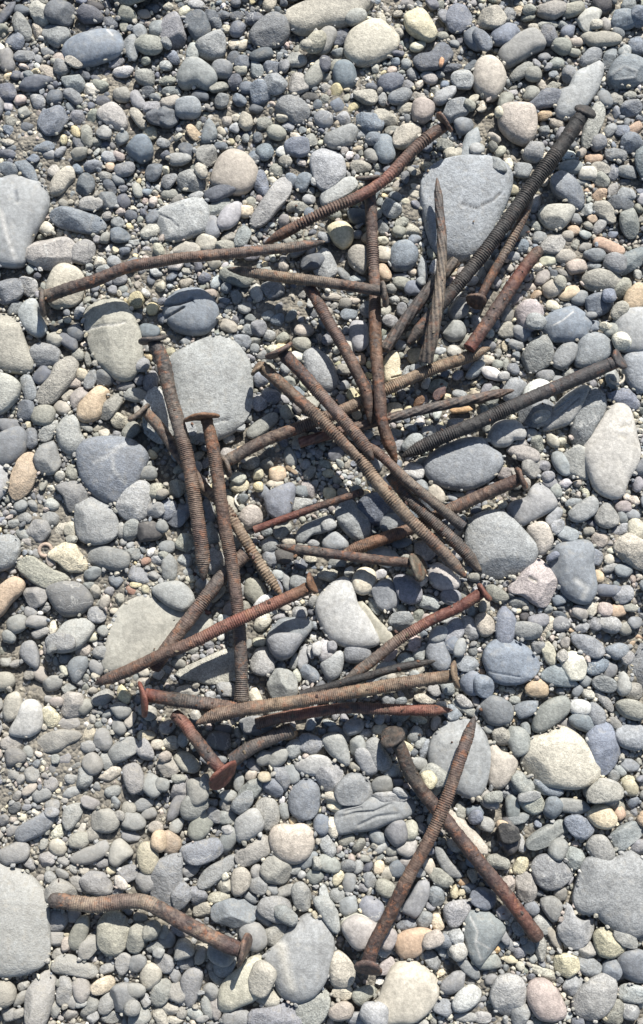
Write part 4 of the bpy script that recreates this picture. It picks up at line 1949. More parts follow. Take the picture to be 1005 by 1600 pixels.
NAILS = []
def nail(label, ref, pts, width, tints, head=None, tip=True, rings=(.0, .9), pitch=4.0, amp=.09, dust=.5, flutes=0, cat='nail', end=None, w2=None, seed=0, group='rusty nails heaped on the pebbles', smallhead=False, headtint=None):
    r = np.random.RandomState(500 + len(NAILS))
    C = catmull(pts, 3.0)
    n = len(C)
    R = width * .90 / 2 * PX
    pitch *= .86; amp *= .8
    zs = C[:, 2] * PX * 1.22 + 3 * PX
    sarc = np.concatenate([[0], np.cumsum(np.hypot(*(np.diff(C[:, :2], axis=0)).T))])
    L = sarc[-1]
    x, y = at(C[:, 0], C[:, 1], zs.mean())
    tx, ty = np.gradient(x), np.gradient(y); q = np.hypot(tx, ty); tx /= q; ty /= q
    bed_h = np.max([hm_at(x + k * R * -ty, y + k * R * tx) for k in (-.6, 0, .6)], 0)
    want = bed_h + R * .80
    if head:
        hx, hy, maj, mnr, hang = head
        m = min(.9, max(.10, (mnr - 5) / maj if mnr < 22 else mnr / maj))
        need = hm_at(x[:1], y[:1])[0] * .3 + maj / 2 * PX * math.sqrt(1 - m * m) * .72
        w = np.clip(1 - sarc / max(L * .55, 60), 0, 1)
        zs = np.maximum(zs, need * w + zs * (1 - w))
    lift = np.maximum(want - zs, 0)
    k = 10
    dil = np.array([lift[max(0, i - k):i + k + 1].max() for i in range(n)])
    sm = smooth(dil, 14)
    zs = zs + sm
    left = float(np.percentile(np.maximum(want - zs, 0), 98))
    zs = smooth(zs + left * .6, 5)
    if n > 12:                               # iron does not follow every pebble: a stiff curve through the heights
        fit = np.polyval(np.polyfit(sarc, zs, 3), sarc)
        short = np.percentile(np.maximum(want - fit, 0), 92)
        zs = .2 * zs + .8 * fit + short * .6
    x, y = at(C[:, 0], C[:, 1], zs)
    P = np.stack([x, y, zs], 1)
    # even steps along the shank
    d = np.concatenate([[0], np.cumsum(np.linalg.norm(np.diff(P, axis=0), axis=1))])
    LL = d[-1]
    step = (pitch / 4.0 if not flutes else 2.0) * PX
    N = int(LL / step) + 1
    s = np.linspace(0, LL, N)
    P = np.stack([np.interp(s, d, P[:, i]) for i in range(3)], 1)
    for i in range(3): P[:, i] = np.concatenate([P[:6, i], smooth(P[:, i], 6)[6:-6], P[-6:, i]])
    T = np.gradient(P, axis=0); T /= np.linalg.norm(T, axis=1)[:, None]
    S = np.cross(T, [0, 0, 1.0]); S /= np.linalg.norm(S, axis=1)[:, None]
    U = np.cross(S, T)
    u = s / LL
    rad = np.full(N, R)
    if w2: rad = R * (1 + (w2 / width - 1) * u)
    # wear: slow thick and thin places
    wear = 1 + .05 * smooth(r.normal(size=N), 10 * 4 / pitch) * 3
    ph = (s / (pitch * PX)) + .25 * smooth(r.normal(size=N), 12)
    fr = ph - np.floor(ph)
    saw = np.where(fr < .6, fr / .6, (1 - fr) / .4)
    inr = np.clip((u - rings[0]) / .02, 0, 1) * np.clip((rings[1] - u) / .02, 0, 1)
    patchy = np.clip(smooth(r.normal(size=N), 14) * 6.0 + .75, .0, 1.3)
    na = 26 if flutes else 16
    phi = np.arange(na) * 2 * np.pi / na
    prof = rad * wear
    RR = prof[:, None] * np.ones(na)
    crest = np.zeros((N, na))
    if flutes:
        f = -1 + 2 * np.abs(np.cos(.5 * flutes * (phi[None, :] - s[:, None] * 2 * np.pi / (210 * PX)))) ** .7
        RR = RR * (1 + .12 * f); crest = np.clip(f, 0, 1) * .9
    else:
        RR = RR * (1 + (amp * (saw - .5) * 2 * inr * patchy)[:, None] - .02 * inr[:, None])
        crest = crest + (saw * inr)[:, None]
    lump = r.normal(size=(N, na)); lump = np.apply_along_axis(lambda a: smooth(a, 1.5), 0, lump)
    RR = RR * (1 + .06 * lump)
    tl = (26 if tip else 4) * PX
    tt = np.clip((LL - s) / tl, 0, 1)
    tap = (.26 + .74 * tt ** .75) if tip else (.82 + .18 * np.sqrt(tt))
    RR = RR * tap[:, None]
    V = P[:, None, :] + RR[:, :, None] * (np.cos(phi)[None, :, None] * S[:, None, :] + np.sin(phi)[None, :, None] * U[:, None, :])
    tn = np.array([IRON[t] for t in tints.split()]) * .84
    tint = np.stack([np.interp(u, np.linspace(0, 1, len(tn)), tn[:, i]) for i in range(3)], 1)
    root = empty(cat.replace(' ', '_') if cat != 'nail' else 'nail', tuple(P[0]) , label, cat, group)
    dv = np.clip(.75 * dust * (1 + smooth(r.normal(size=N), 12 * 4 / pitch) * 2.2), 0, 1)
    def piece(name, i0, i1):
        VV = V[i0:i1].reshape(-1, 3)
        VV = np.vstack([VV, P[i0] - T[i0] * R * .15, P[i1 - 1] + T[i1 - 1] * R * (.35 if i1 == N else .1)])
        rep = lambda a: np.concatenate([np.repeat(a[i0:i1], na, axis=0), a[i0:i0 + 1], a[i1 - 1:i1]])
        cr = np.concatenate([crest[i0:i1].ravel(), [0, 0]])
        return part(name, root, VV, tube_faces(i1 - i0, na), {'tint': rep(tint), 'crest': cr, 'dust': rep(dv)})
    if tip:
        i = int(np.searchsorted(s, LL - tl * 1.0))
        piece('shank', 0, i + 1); piece('point', i, N)
    else:
        piece('shank', 0, N)
    if head:
        hz = zs[0]
        X, Y = at(hx, hy, hz)
        ca, sa = math.cos(-math.radians(hang)), math.sin(-math.radians(hang))
        nh = np.array([-sa, ca])
        out = -T[0][:2]
        if nh @ out < 0: nh = -nh
        nz = m
        nv = np.array([nh[0] * math.sqrt(1 - nz * nz), nh[1] * math.sqrt(1 - nz * nz), nz])
        A = np.array([ca, sa, 0.0]); B = np.cross(nv, A)
        Rh = maj * .91 / 2 * PX; th = 3.7 * PX if not smallhead else 3 * PX
        rows = [(1.0, .25, .9), (1.0, .62, .86), (.86, .90, .6), (.45, .98, .2), (0, 1.0, 0), (-.5, .97, -.3), (-.9, .88, -.6), (-1.0, .60, -1.1), (-1.2, .36, -1.8)]
        nb = 30
        ang = np.arange(nb) * 2 * np.pi / nb
        edge = 1 + .05 * np.cos(2 * ang + r.uniform(0, 6)) + .025 * np.cos(3 * ang + r.uniform(0, 6)) + .022 * r.normal(size=nb)
        bend = .10 * np.cos(2 * ang + r.uniform(0, 6))
        ctr = np.array([float(X), float(Y), float(hz)])
        HV = []
        for zo, rf, _ in rows:
            rr = Rh * rf * (edge if rf > .5 else 1)
            HV.append(ctr + nv * (th * zo + Rh * bend * rf * rf)[:, None] + (rr * np.cos(ang))[:, None] * A + (rr * np.sin(ang))[:, None] * B)
        HV = np.concatenate(HV)
        HV = HV + r.normal(size=HV.shape) * .25 * PX
        HV = np.vstack([HV, ctr + nv * th * 1.02, ctr - nv * th * 1.9])
        hn = len(HV)
        hd = np.array(headtint or IRON[tints.split()[0]])
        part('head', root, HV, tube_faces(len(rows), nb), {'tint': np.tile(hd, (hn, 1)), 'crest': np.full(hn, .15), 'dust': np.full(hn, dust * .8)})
    # neck between head and shank: the shank runs on to the disc
    if head:
        st = P[0]
        dist = float(np.clip(((ctr - nv * th - st) @ nv) / max(.25, float(-T[0] @ nv)), 0, 16 * PX))
        e = st - T[0] * dist
        if dist > R * .3:
            m2 = max(4, int(dist / (2 * PX)))
            tq = np.linspace(0, 1, m2)
            Pn = st[None] * (1 - tq)[:, None] + e[None] * tq[:, None]
            VV = Pn[:, None, :] + (R * .97 * np.linspace(1, .95, m2))[:, None, None] * (np.cos(phi)[None, :, None] * S[0][None, None, :] + np.sin(phi)[None, :, None] * U[0][None, None, :])
            VV = np.vstack([VV.reshape(-1, 3), st, e])
            kk = len(VV)
            part('neck', root, VV, tube_faces(m2, na), {'tint': np.tile(tint[0], (kk, 1)), 'crest': np.zeros(kk), 'dust': np.full(kk, dust * .5)})
    # leave the nail in the height map, so that what lies across it rests on it
    for i in range(0, N, max(1, int(2.5 * PX / step))):
        cx, cy, cz = P[i]; rr = RR[i].mean()
        ix0 = int((cx - rr - GX0) / CELL); ix1 = int((cx + rr - GX0) / CELL) + 2
        iy0 = int((cy - rr - GY0) / CELL); iy1 = int((cy + rr - GY0) / CELL) + 2
        XX = (np.arange(ix0, ix1) * CELL + GX0 - cx)[None]; YY = (np.arange(iy0, iy1) * CELL + GY0 - cy)[:, None]
        q = 1 - (XX ** 2 + YY ** 2) / rr ** 2
        HM[iy0:iy1, ix0:ix1] = np.where(q > 0, np.maximum(HM[iy0:iy1, ix0:ix1], cz + rr * np.sqrt(np.maximum(q, 0))), HM[iy0:iy1, ix0:ix1])
    NAILS.append((ref, C[:, :2]))
    return root

# laid from the bottom of the heap to its top; points are photograph pixels, the third number a height in the same unit
nail('tan ring-shank nail under two long brown nails, its head by the big pale stone', 'the tan half-hidden nail',
     [(224, 640, 26), (250, 668, 24), (275, 705, 22), (300, 738, 20), (322, 765, 20), (352, 793, 18), (382, 842, 16), (412, 890, 14), (440, 930, 12)], 19, 'grey mauve brown tan tan', (218, 645, 46, 17, -38), pitch=5.4, amp=.15, rings=(.45, 1), dust=.95)
nail('grey-brown ring-shank nail slanting under the long upright nail, its top hidden', 'the slanting grey-brown nail',
     [(383, 866, 16), (353, 895, 18), (332, 920, 20), (300, 962, 22), (272, 998, 22), (240, 1045, 20)], 24, 'mauve slate mauve mauve brown', None, tip=False, rings=(0, 1), pitch=3.8, amp=.08, dust=.35)
nail('light brown ring-shank nail under the two upright nails in mid-heap', 'the light brown cross nail',
     [(359, 718, 22), (419, 686, 20), (479, 664, 18), (556, 632, 16), (607, 607, 18), (675, 577, 18), (725, 560, 18), (764, 544, 14)], 22, 'grey brown brown tan tan tan', (352, 727, 42, 12, 62), rings=(.25, 1), pitch=4.0, amp=.10, dust=.6)
nail('twisted fluted iron spike lying level between the light brown nail and the black nail', 'the level fluted spike',
     [(468, 692, 12), (540, 672, 14), (607, 654, 18), (674, 637, 18), (749, 622, 18), (802, 610, 14)], 16, 'red brown slate slate brown', None, flutes=7, dust=.35, cat='spike')
nail('short dark fluted spike tucked beneath the big dark nail', 'the short fluted spike',
     [(712, 408, 20), (673, 450, 22), (634, 500, 18), (600, 547, 12)], 19, 'dark slate slate', None, flutes=7, dust=.3, cat='spike', tip=False)
nail('thin ring-shank nail alongside the big dark nail, its head seen as a dark plate', 'the thin nail beside the big dark one',
     [(752, 463, 20), (770, 428, 20), (795, 385, 22), (815, 345, 24), (832, 308, 26)], 16, 'brown brown grey brown grey', (744, 470, 36, 20, 25), rings=(.3, 1), pitch=5.0, amp=.12, dust=.5)
nail('headless red rusty rod with a rough scaly shank, no rings', 'the scaly red rod',
     [(733, 545, 14), (758, 510, 18), (785, 470, 20), (815, 425, 22), (844, 389, 22)], 23, 'red mauve mauve red brown', None, rings=(2, 2), dust=.35, tip=False, cat='rusty rod')
nail('big dark brown ring-shank nail, thickest of all, its round head seen nearly flat', 'the big dark nail',
     [(902, 192, 46), (880, 225, 46), (845, 272, 42), (800, 335, 38), (760, 390, 34), (720, 440, 30), (690, 475, 26), (664, 505, 20), (638, 537, 14)], 27, 'black black black dark dark grey', (915, 174, 40, 30, 30), w2=23, rings=(.12, 1), pitch=4.4, amp=.09, dust=.08)
nail('grey fluted spike standing nearly upright in the photo across the cracked grey slab', 'the upright fluted spike',
     [(665, 565, 24), (674, 530, 36), (683, 480, 50), (688, 440, 52), (691, 380, 40), (687, 330, 36), (683, 280, 36)], 22, 'slate slate dark slate slate', None, flutes=7, w2=13, dust=.45, cat='spike')
nail('black ring-shank nail with its head by the blue-grey stone near the frame edge', 'the black nail',
     [(950, 571, 32), (889, 597, 32), (825, 624, 30), (749, 659, 26), (689, 684, 22), (630, 713, 12)], 24, 'slate slate black black black', (968, 562, 38, 24, 62), rings=(.22, 1), pitch=4.3, amp=.09, dust=.06)
nail('slim ring-shank nail running up to the topmost nail, bent at its rusty lower end', 'the long upright middle nail',
     [(578, 290, 26), (580, 330, 22), (583, 400, 18), (586, 450, 16), (586, 500, 24), (588, 550, 36), (593, 612, 42), (598, 662, 40), (619, 722, 28)], 21, 'grey mauve mauve brown orange brown brown orange', (577, 279, 46, 20, 0), rings=(.15, .5), pitch=4.4, amp=.10, dust=.35)
nail('brown ring-shank nail leaning against the long upright middle nail, its top in shadow', 'the leaning middle nail',
     [(483, 448, 26), (497, 472, 28), (512, 500, 30), (537, 542, 32), (557, 580, 32), (575, 619, 32), (579, 662, 24)], 21, 'mauve mauve mauve brown brown dark', None, rings=(.05, .6), pitch=3.8, amp=.07, dust=.35)
nail('short brown nail ending in a flat upright head beside the big grey round stone', 'the flat-headed brown nail',
     [(806, 751, 28), (778, 763, 26), (750, 775, 24), (700, 798, 20), (650, 822, 16), (629, 831, 16), (595, 843, 14), (557, 857, 12), (530, 868, 10)], 22, 'brown brown brown brown orange brown', (815, 747, 42, 15, 66), rings=(.2, .98), pitch=3.6, amp=.08, dust=.4)
nail('dark grey ring-shank nail, lowest of the three side by side', 'the lowest of the three parallel nails',
     [(610, 742, 26), (640, 780, 26), (674, 812, 26), (724, 860, 24), (751, 893, 20)], 22, 'grey slate slate slate dark', None, rings=(0, 1), pitch=3.6, amp=.09, dust=.45)
nail('narrow brown nail whose point starts at the centre, resting on the lowest parallel nail', 'the narrow parallel nail',
     [(724, 824, 34), (674, 782, 42), (634, 749, 46), (600, 716, 46), (568, 690, 42)], 18, 'slate dark grey brown brown', None, rings=(0, .9), pitch=3.6, amp=.07, dust=.5)
nail('mauve-brown ring-shank nail with a pale bent head plate lying beyond its upper end', 'the mauve ring-shank nail',
     [(446, 556, 44), (470, 581, 46), (499, 614, 48), (537, 657, 46), (567, 692, 42), (583, 717, 36)], 21, 'mauve mauve mauve mauve brown', (437, 549, 54, 14, -30), rings=(.3, .95), pitch=3.8, amp=.09, dust=.4)
nail('tan-brown ring-shank nail across the centre of the heap, dust in its rings', 'the long dusty diagonal nail',
     [(414, 577, 36), (461, 619, 42), (500, 654, 46), (530, 684, 48), (562, 716, 50), (587, 750, 50), (639, 810, 46), (684, 854, 38), (728, 902, 30)], 21, 'tan brown brown tan brown grey', (401, 576, 30, 16, -55), rings=(.2, .98), pitch=4.5, amp=.13, dust=.6, smallhead=True)
nail('smooth grey-brown nail with a large round greenish head seen from above', 'the round-headed smooth nail',
     [(639, 879, 30), (600, 876, 28), (560, 871, 26), (500, 863, 22), (465, 858, 20), (434, 853, 16)], 17, 'brown brown mauve grey grey', (653, 886, 51, 27, 72), rings=(2, 2), dust=.35, headtint=(.14, .125, .095))
nail('thin red-brown rod without rings or head between two pebbly hollows', 'the thin red rod',
     [(397, 828, 12), (440, 812, 16), (499, 791, 20), (567, 768, 22)], 13, 'red red brown brown', None, rings=(2, 2), dust=.2, tip=False, cat='rusty rod')
nail('long brown nail under a dark round head, its grey shank crossing the big pale stone', 'the long nail with the grey upper shank',
     [(243, 540, 46), (255, 565, 46), (265, 612, 46), (282, 674, 44), (297, 736, 40), (312, 832, 30), (317, 870, 24), (318, 905, 18)], 24, 'slate grey grey brown brown mauve grey', (238, 531, 46, 15, -12), rings=(.25, .98), pitch=3.4, amp=.07, dust=.4)
nail('longest upright ring-shank nail, its rusty mushroom head over the big pale stone', 'the mushroom-headed upright nail',
     [(324, 660, 50), (333, 700, 50), (341, 750, 46), (351, 820, 40), (362, 880, 36), (369, 930, 30), (374, 980, 24), (377, 1040, 18), (378, 1096, 14)], 22, 'orange brown brown brown mauve mauve slate slate', (315, 651, 60, 18, -8), rings=(.1, 1), pitch=3.4, amp=.08, dust=.35, tip=False)
nail('reddest ring-shank nail, lying across the longest upright nail, its small head upright', 'the red ring-shank nail',
     [(482, 919, 44), (440, 938, 44), (400, 956, 46), (350, 979, 48), (300, 1004, 46), (250, 1024, 42), (200, 1048, 34), (150, 1068, 22)], 21, 'orange red red brown brown mauve', (487, 912, 36, 13, 72), rings=(.05, .97), pitch=4.0, amp=.07, dust=.3)
nail('red and brown nail, its bent rusty head below the big round grey stone', 'the red nail beside the big round stone',
     [(750, 928, 26), (715, 950, 24), (674, 969, 24), (624, 999, 22), (575, 1038, 18), (537, 1064, 14)], 19, 'red red red mauve grey grey', (757, 926, 36, 12, 55), rings=(.35, 1), pitch=3.8, amp=.10, dust=.35)
nail('thin black pointed rod lying along the top of the lower pair of nails', 'the thin black rod',
     [(470, 1086, 18), (500, 1077, 20), (562, 1060, 24), (624, 1043, 26), (679, 1033, 24)], 14, 'dark black black dark', None, rings=(2, 2), dust=.12, cat='rusty rod')
nail('red-brown nail with a broad leaning head plate, running in under the light brown nail', 'the broad-headed red-brown nail',
     [(232, 1086, 30), (260, 1091, 30), (300, 1097, 26), (350, 1104, 22), (385, 1112, 18)], 23, 'red dark slate brown mauve', (224, 1092, 58, 17, 80), rings=(.3, 1), pitch=4.5, amp=.06, dust=.25, tip=False)
nail('reddish ring-shank nail with its bright red point aimed at a grey pebble', 'the lower red-pointed nail',
     [(400, 1131, 16), (440, 1121, 18), (500, 1111, 20), (550, 1106, 20), (624, 1109, 20), (705, 1110, 18)], 19, 'brown red mauve red red', None, rings=(0, .92), pitch=3.5, amp=.08, dust=.35)
nail('light brown ring-shank nail lying over the red-pointed nail, its head turned edge-on', 'the light brown lower nail',
     [(704, 1057, 40), (650, 1064, 40), (575, 1077, 42), (500, 1090, 44), (424, 1102, 44), (369, 1110, 42), (330, 1120, 38), (308, 1130, 32)], 22, 'tan brown tan brown tan brown brown', (711, 1055, 44, 13, 82), rings=(.03, 1), pitch=3.4, amp=.07, dust=.6)
nail('stubby dark ring-shank nail pointing at a tiny orange pebble', 'the stubby dark nail',
     [(362, 1189, 14), (399, 1164, 14), (440, 1146, 12), (456, 1139, 10)], 24, 'slate slate slate grey', None, rings=(0, 1), pitch=4.2, amp=.07, dust=.35, tip=False)
nail('red bent nail with a wide flaring triangular head, half in shadow', 'the flared red nail',
     [(345, 1203, 38), (325, 1179, 34), (300, 1147, 28), (290, 1132, 24), (272, 1115, 18)], 21, 'red slate brown red brown', (349, 1211, 56, 24, -48), rings=(.55, 1), pitch=4.4, amp=.06, dust=.25, tip=False)
nail('plain mauve-brown nail crossing beneath a ringed one, with a dark stubby head', 'the lower of the two crossed nails',
     [(620, 1160, 22), (628, 1174, 22), (640, 1205, 20), (665, 1242, 18), (699, 1284, 18), (749, 1347, 18), (800, 1410, 16), (842, 1467, 12)], 23, 'dark dark mauve mauve mauve red brown', (614, 1151, 44, 28, -25), rings=(2, 2), dust=.3, tip=False)
nail('brown ring-shank nail crossing over a plain one, its head buried among pebbles', 'the upper of the two crossed nails',
     [(576, 1502, 20), (585, 1474, 24), (609, 1429, 30), (639, 1369, 38), (674, 1305, 42), (699, 1246, 42), (719, 1186, 40), (741, 1122, 36)], 22, 'mauve brown brown brown brown mauve grey', (576, 1513, 44, 26, 12), rings=(.3, .97), pitch=3.9, amp=.09, dust=.35, w2=20)
nail('bent nail paled by painted lens haze, lying alone beside the huge pale stone', 'the haze-painted bent nail',
     [(372, 1483, 34), (350, 1474, 34), (300, 1449, 32), (249, 1420, 26), (224, 1409, 22), (187, 1409, 20), (150, 1414, 16), (112, 1410, 14), (78, 1406, 10)], 25, 'mauve mauve mauve grey mauve mauve grey', (382, 1484, 52, 15, 106), rings=(.45, .9), pitch=4.0, amp=.05, dust=.75, tip=False)  # lens haze painted into this nail as a high dust value
nail('long arched ring-shank nail with a dark upright head hanging beside a cream stone', 'the long arched nail',
     [(74, 463, 26), (110, 450, 32), (150, 438, 40), (195, 419, 46), (240, 410, 48), (285, 403, 48), (340, 398, 46), (400, 392, 42), (460, 386, 38), (506, 378, 32)], 22, 'grey mauve mauve brown mauve grey grey', (66, 473, 50, 15, 83), w2=17, rings=(.35, .97), pitch=3.6, amp=.08, dust=.4)
nail('grey ring-shank nail below the long arched nail, its head over the upright one', 'the grey nail under the arched one',
     [(596, 455, 42), (560, 449, 42), (500, 440, 38), (440, 433, 30), (400, 427, 24), (357, 420, 16)], 19, 'grey brown grey tan grey grey', (601, 460, 46, 12, 84), rings=(.25, .9), pitch=3.8, amp=.08, dust=.5)
nail('topmost ring-shank nail, bent in a double curve with its pointed end among pale stones', 'the topmost bent nail',
     [(688, 202, 36), (672, 212, 34), (640, 240, 32), (600, 282, 36), (555, 310, 40), (520, 325, 36), (460, 355, 24), (415, 380, 14)], 20, 'brown brown red brown brown brown', (695, 191, 44, 18, 52), rings=(.06, .97), pitch=5.6, amp=.15, dust=.25)

# ---------------------------------------------------------------- flakes of rust and bits of shell
def chip(name, label, cat, px, py, L, W, ang, tint, thick=3.0, mat=None, seed=1, grp=None):
    r = np.random.RandomState(seed)
    s = Stone(); s.seed = seed; s.up = thick * PX; s.prof = 3.2; s.lean = 1.2; s.cuts = 4; s.lump = .07; s.marks = []
    s.rad = outline_ellipse(L / 2 * PX, W / 2 * PX, -math.radians(ang), .13, r)
    X, Y = at(px, py, .008); s.x, s.y = float(X), float(Y); s.tint = np.array(tint)
    s.z = bed(s.x, s.y, s.rad, s.up, .5, 3, True)
    V, F, t = stone_mesh(s, 28, 11)
    n = len(V)
    a = {'tint': t, 'grit': np.full(n, .6), 'vein': np.zeros(n)} if mat is None else {'tint': t, 'crest': np.zeros(n), 'dust': np.full(n, .2)}
    o = bpy.data.objects.new(name, make_mesh(name, V, F, mat or M_STONE, a))
    o.location = (s.x, s.y, s.z); o['label'] = label; o['category'] = cat
    if grp: o['group'] = grp
    col.objects.link(o)
chip('rust_flake', 'dark red flake of scaled iron under the light brown cross nail', 'rust flake', 689, 610, 40, 15, -45, (.10, .055, .055), 3, M_RUST, 91)
chip('rust_flake', 'brown pointed flake of rust standing beside a square cream stone', 'rust flake', 656, 624, 28, 14, -60, (.20, .11, .06), 3, M_RUST, 92)
chip('rust_flake', 'orange splinter stuck on the flat dark stone near the yellowish wedge', 'rust flake', 691, 92, 22, 8, -75, (.52, .30, .18), 2.5, None, 93)
chip('wood_splinter', 'short brown splinter below the light brown cross nail', 'splinter', 454, 730, 32, 7, 35, (.24, .18, .12), 2, None, 94)
chip('charred_bit', 'dark clinker lump with shiny facets near the crossed nails', 'clinker', 796, 1306, 36, 28, 40, (.03, .03, .03), 7, None, 95)

# crumbs and slivers of rust that have dropped off the nails
Vs, Fs, Ts, off = [], [], [], 0
for q in range(150):
    C = NAILS[rng.randint(len(NAILS))][1]; c = C[rng.randint(len(C))] + rng.normal(size=2) * 16
    s = Stone(); s.seed = 7000 + q; L = rng.uniform(3, 9) * PX; thin = rng.rand() < .3
    s.rad = outline_ellipse(L * (1.5 if thin else 1) / 2 * 1.2, L * (.25 if thin else .6) / 2, rng.uniform(0, 3.14), .15, rng)
    s.up = .9 * PX; s.prof = 3; s.lean = 3; s.cuts = 4; s.lump = .1; s.marks = []
    X, Y = at(c[0], c[1], .006); s.x, s.y = float(X), float(Y); s.tint = np.array([(.10, .05, .04), (.17, .08, .045), (.06, .045, .04), (.22, .17, .11)][rng.randint(4)])
    z = bed(s.x, s.y, s.rad, s.up, .4, 3, False)
    V, F, tt_ = stone_mesh(s, 8, 4)
    Vs.append(V + np.array([s.x, s.y, z])); Fs.append(np.where(F >= 0, F + off, -1)); Ts.append(tt_); off += len(V)
o = bpy.data.objects.new('rust_crumbs', make_mesh('rust_crumbs', np.concatenate(Vs), np.concatenate(Fs), M_RUST, {'tint': np.concatenate(Ts), 'crest': np.zeros(off), 'dust': np.full(off, .2)}))
o['kind'] = 'stuff'; o['label'] = 'crumbs and slivers of rust scattered on the pebbles round the nails'; col.objects.link(o)

def arc_shell(name, label, px, py, r0, a0, a1, w, tint, tall=4.0):
    X, Y = at(px, py, .008)
    n = 26; th = np.radians(np.linspace(a0, a1, n)); na = 8; ph = np.arange(na) * 2 * np.pi / na
    full = a1 - a0 > 350
    t = np.linspace(0, 1, n); ww = w * PX * (np.ones(n) if full else np.sin(np.pi * np.clip(t, .04, .96)) ** .6) / 2
    c = np.stack([np.cos(th), np.sin(th)], 1) * r0 * PX
    z0 = float(np.percentile(hm_at(X + c[:, 0], Y + c[:, 1]), 60))
    d = np.stack([np.cos(th), np.sin(th)], 1)
    P = np.zeros((n, na, 3))
    P[:, :, 0] = c[:, :1] + d[:, :1] * ww[:, None] * np.cos(ph); P[:, :, 1] = c[:, 1:] + d[:, 1:] * ww[:, None] * np.cos(ph)
    P[:, :, 2] = tall * PX * np.sin(ph) * (ww / ww.max())[:, None]
    V = np.vstack([P.reshape(-1, 3), P[0].mean(0), P[-1].mean(0)])
    k = len(V)
    o = bpy.data.objects.new(name, make_mesh(name, V, tube_faces(n, na)[:, ::1], M_STONE, {'tint': np.tile(tint, (k, 1)), 'grit': np.full(k, .4), 'vein': np.zeros(k)}))
    o.location = (float(X), float(Y), z0 + tall * PX * .6); o['label'] = label; o['category'] = 'shell'
    col.objects.link(o)
arc_shell('shell_ring', 'pale pinkish ring of worn shell leaning on a cream stone', 66, 857, 9.5, 0, 360, 6, (.36, .28, .22), 3)
arc_shell('shell_fragment', 'thin white crescent of shell beside the round brown stone', 378, 779, 11, 120, 250, 4, (.66, .62, .52), 3)
arc_shell('shell_fragment', 'curved tan shell fragment under the black nail head', 966, 586, 12, -170, 20, 5, (.42, .37, .30), 3)

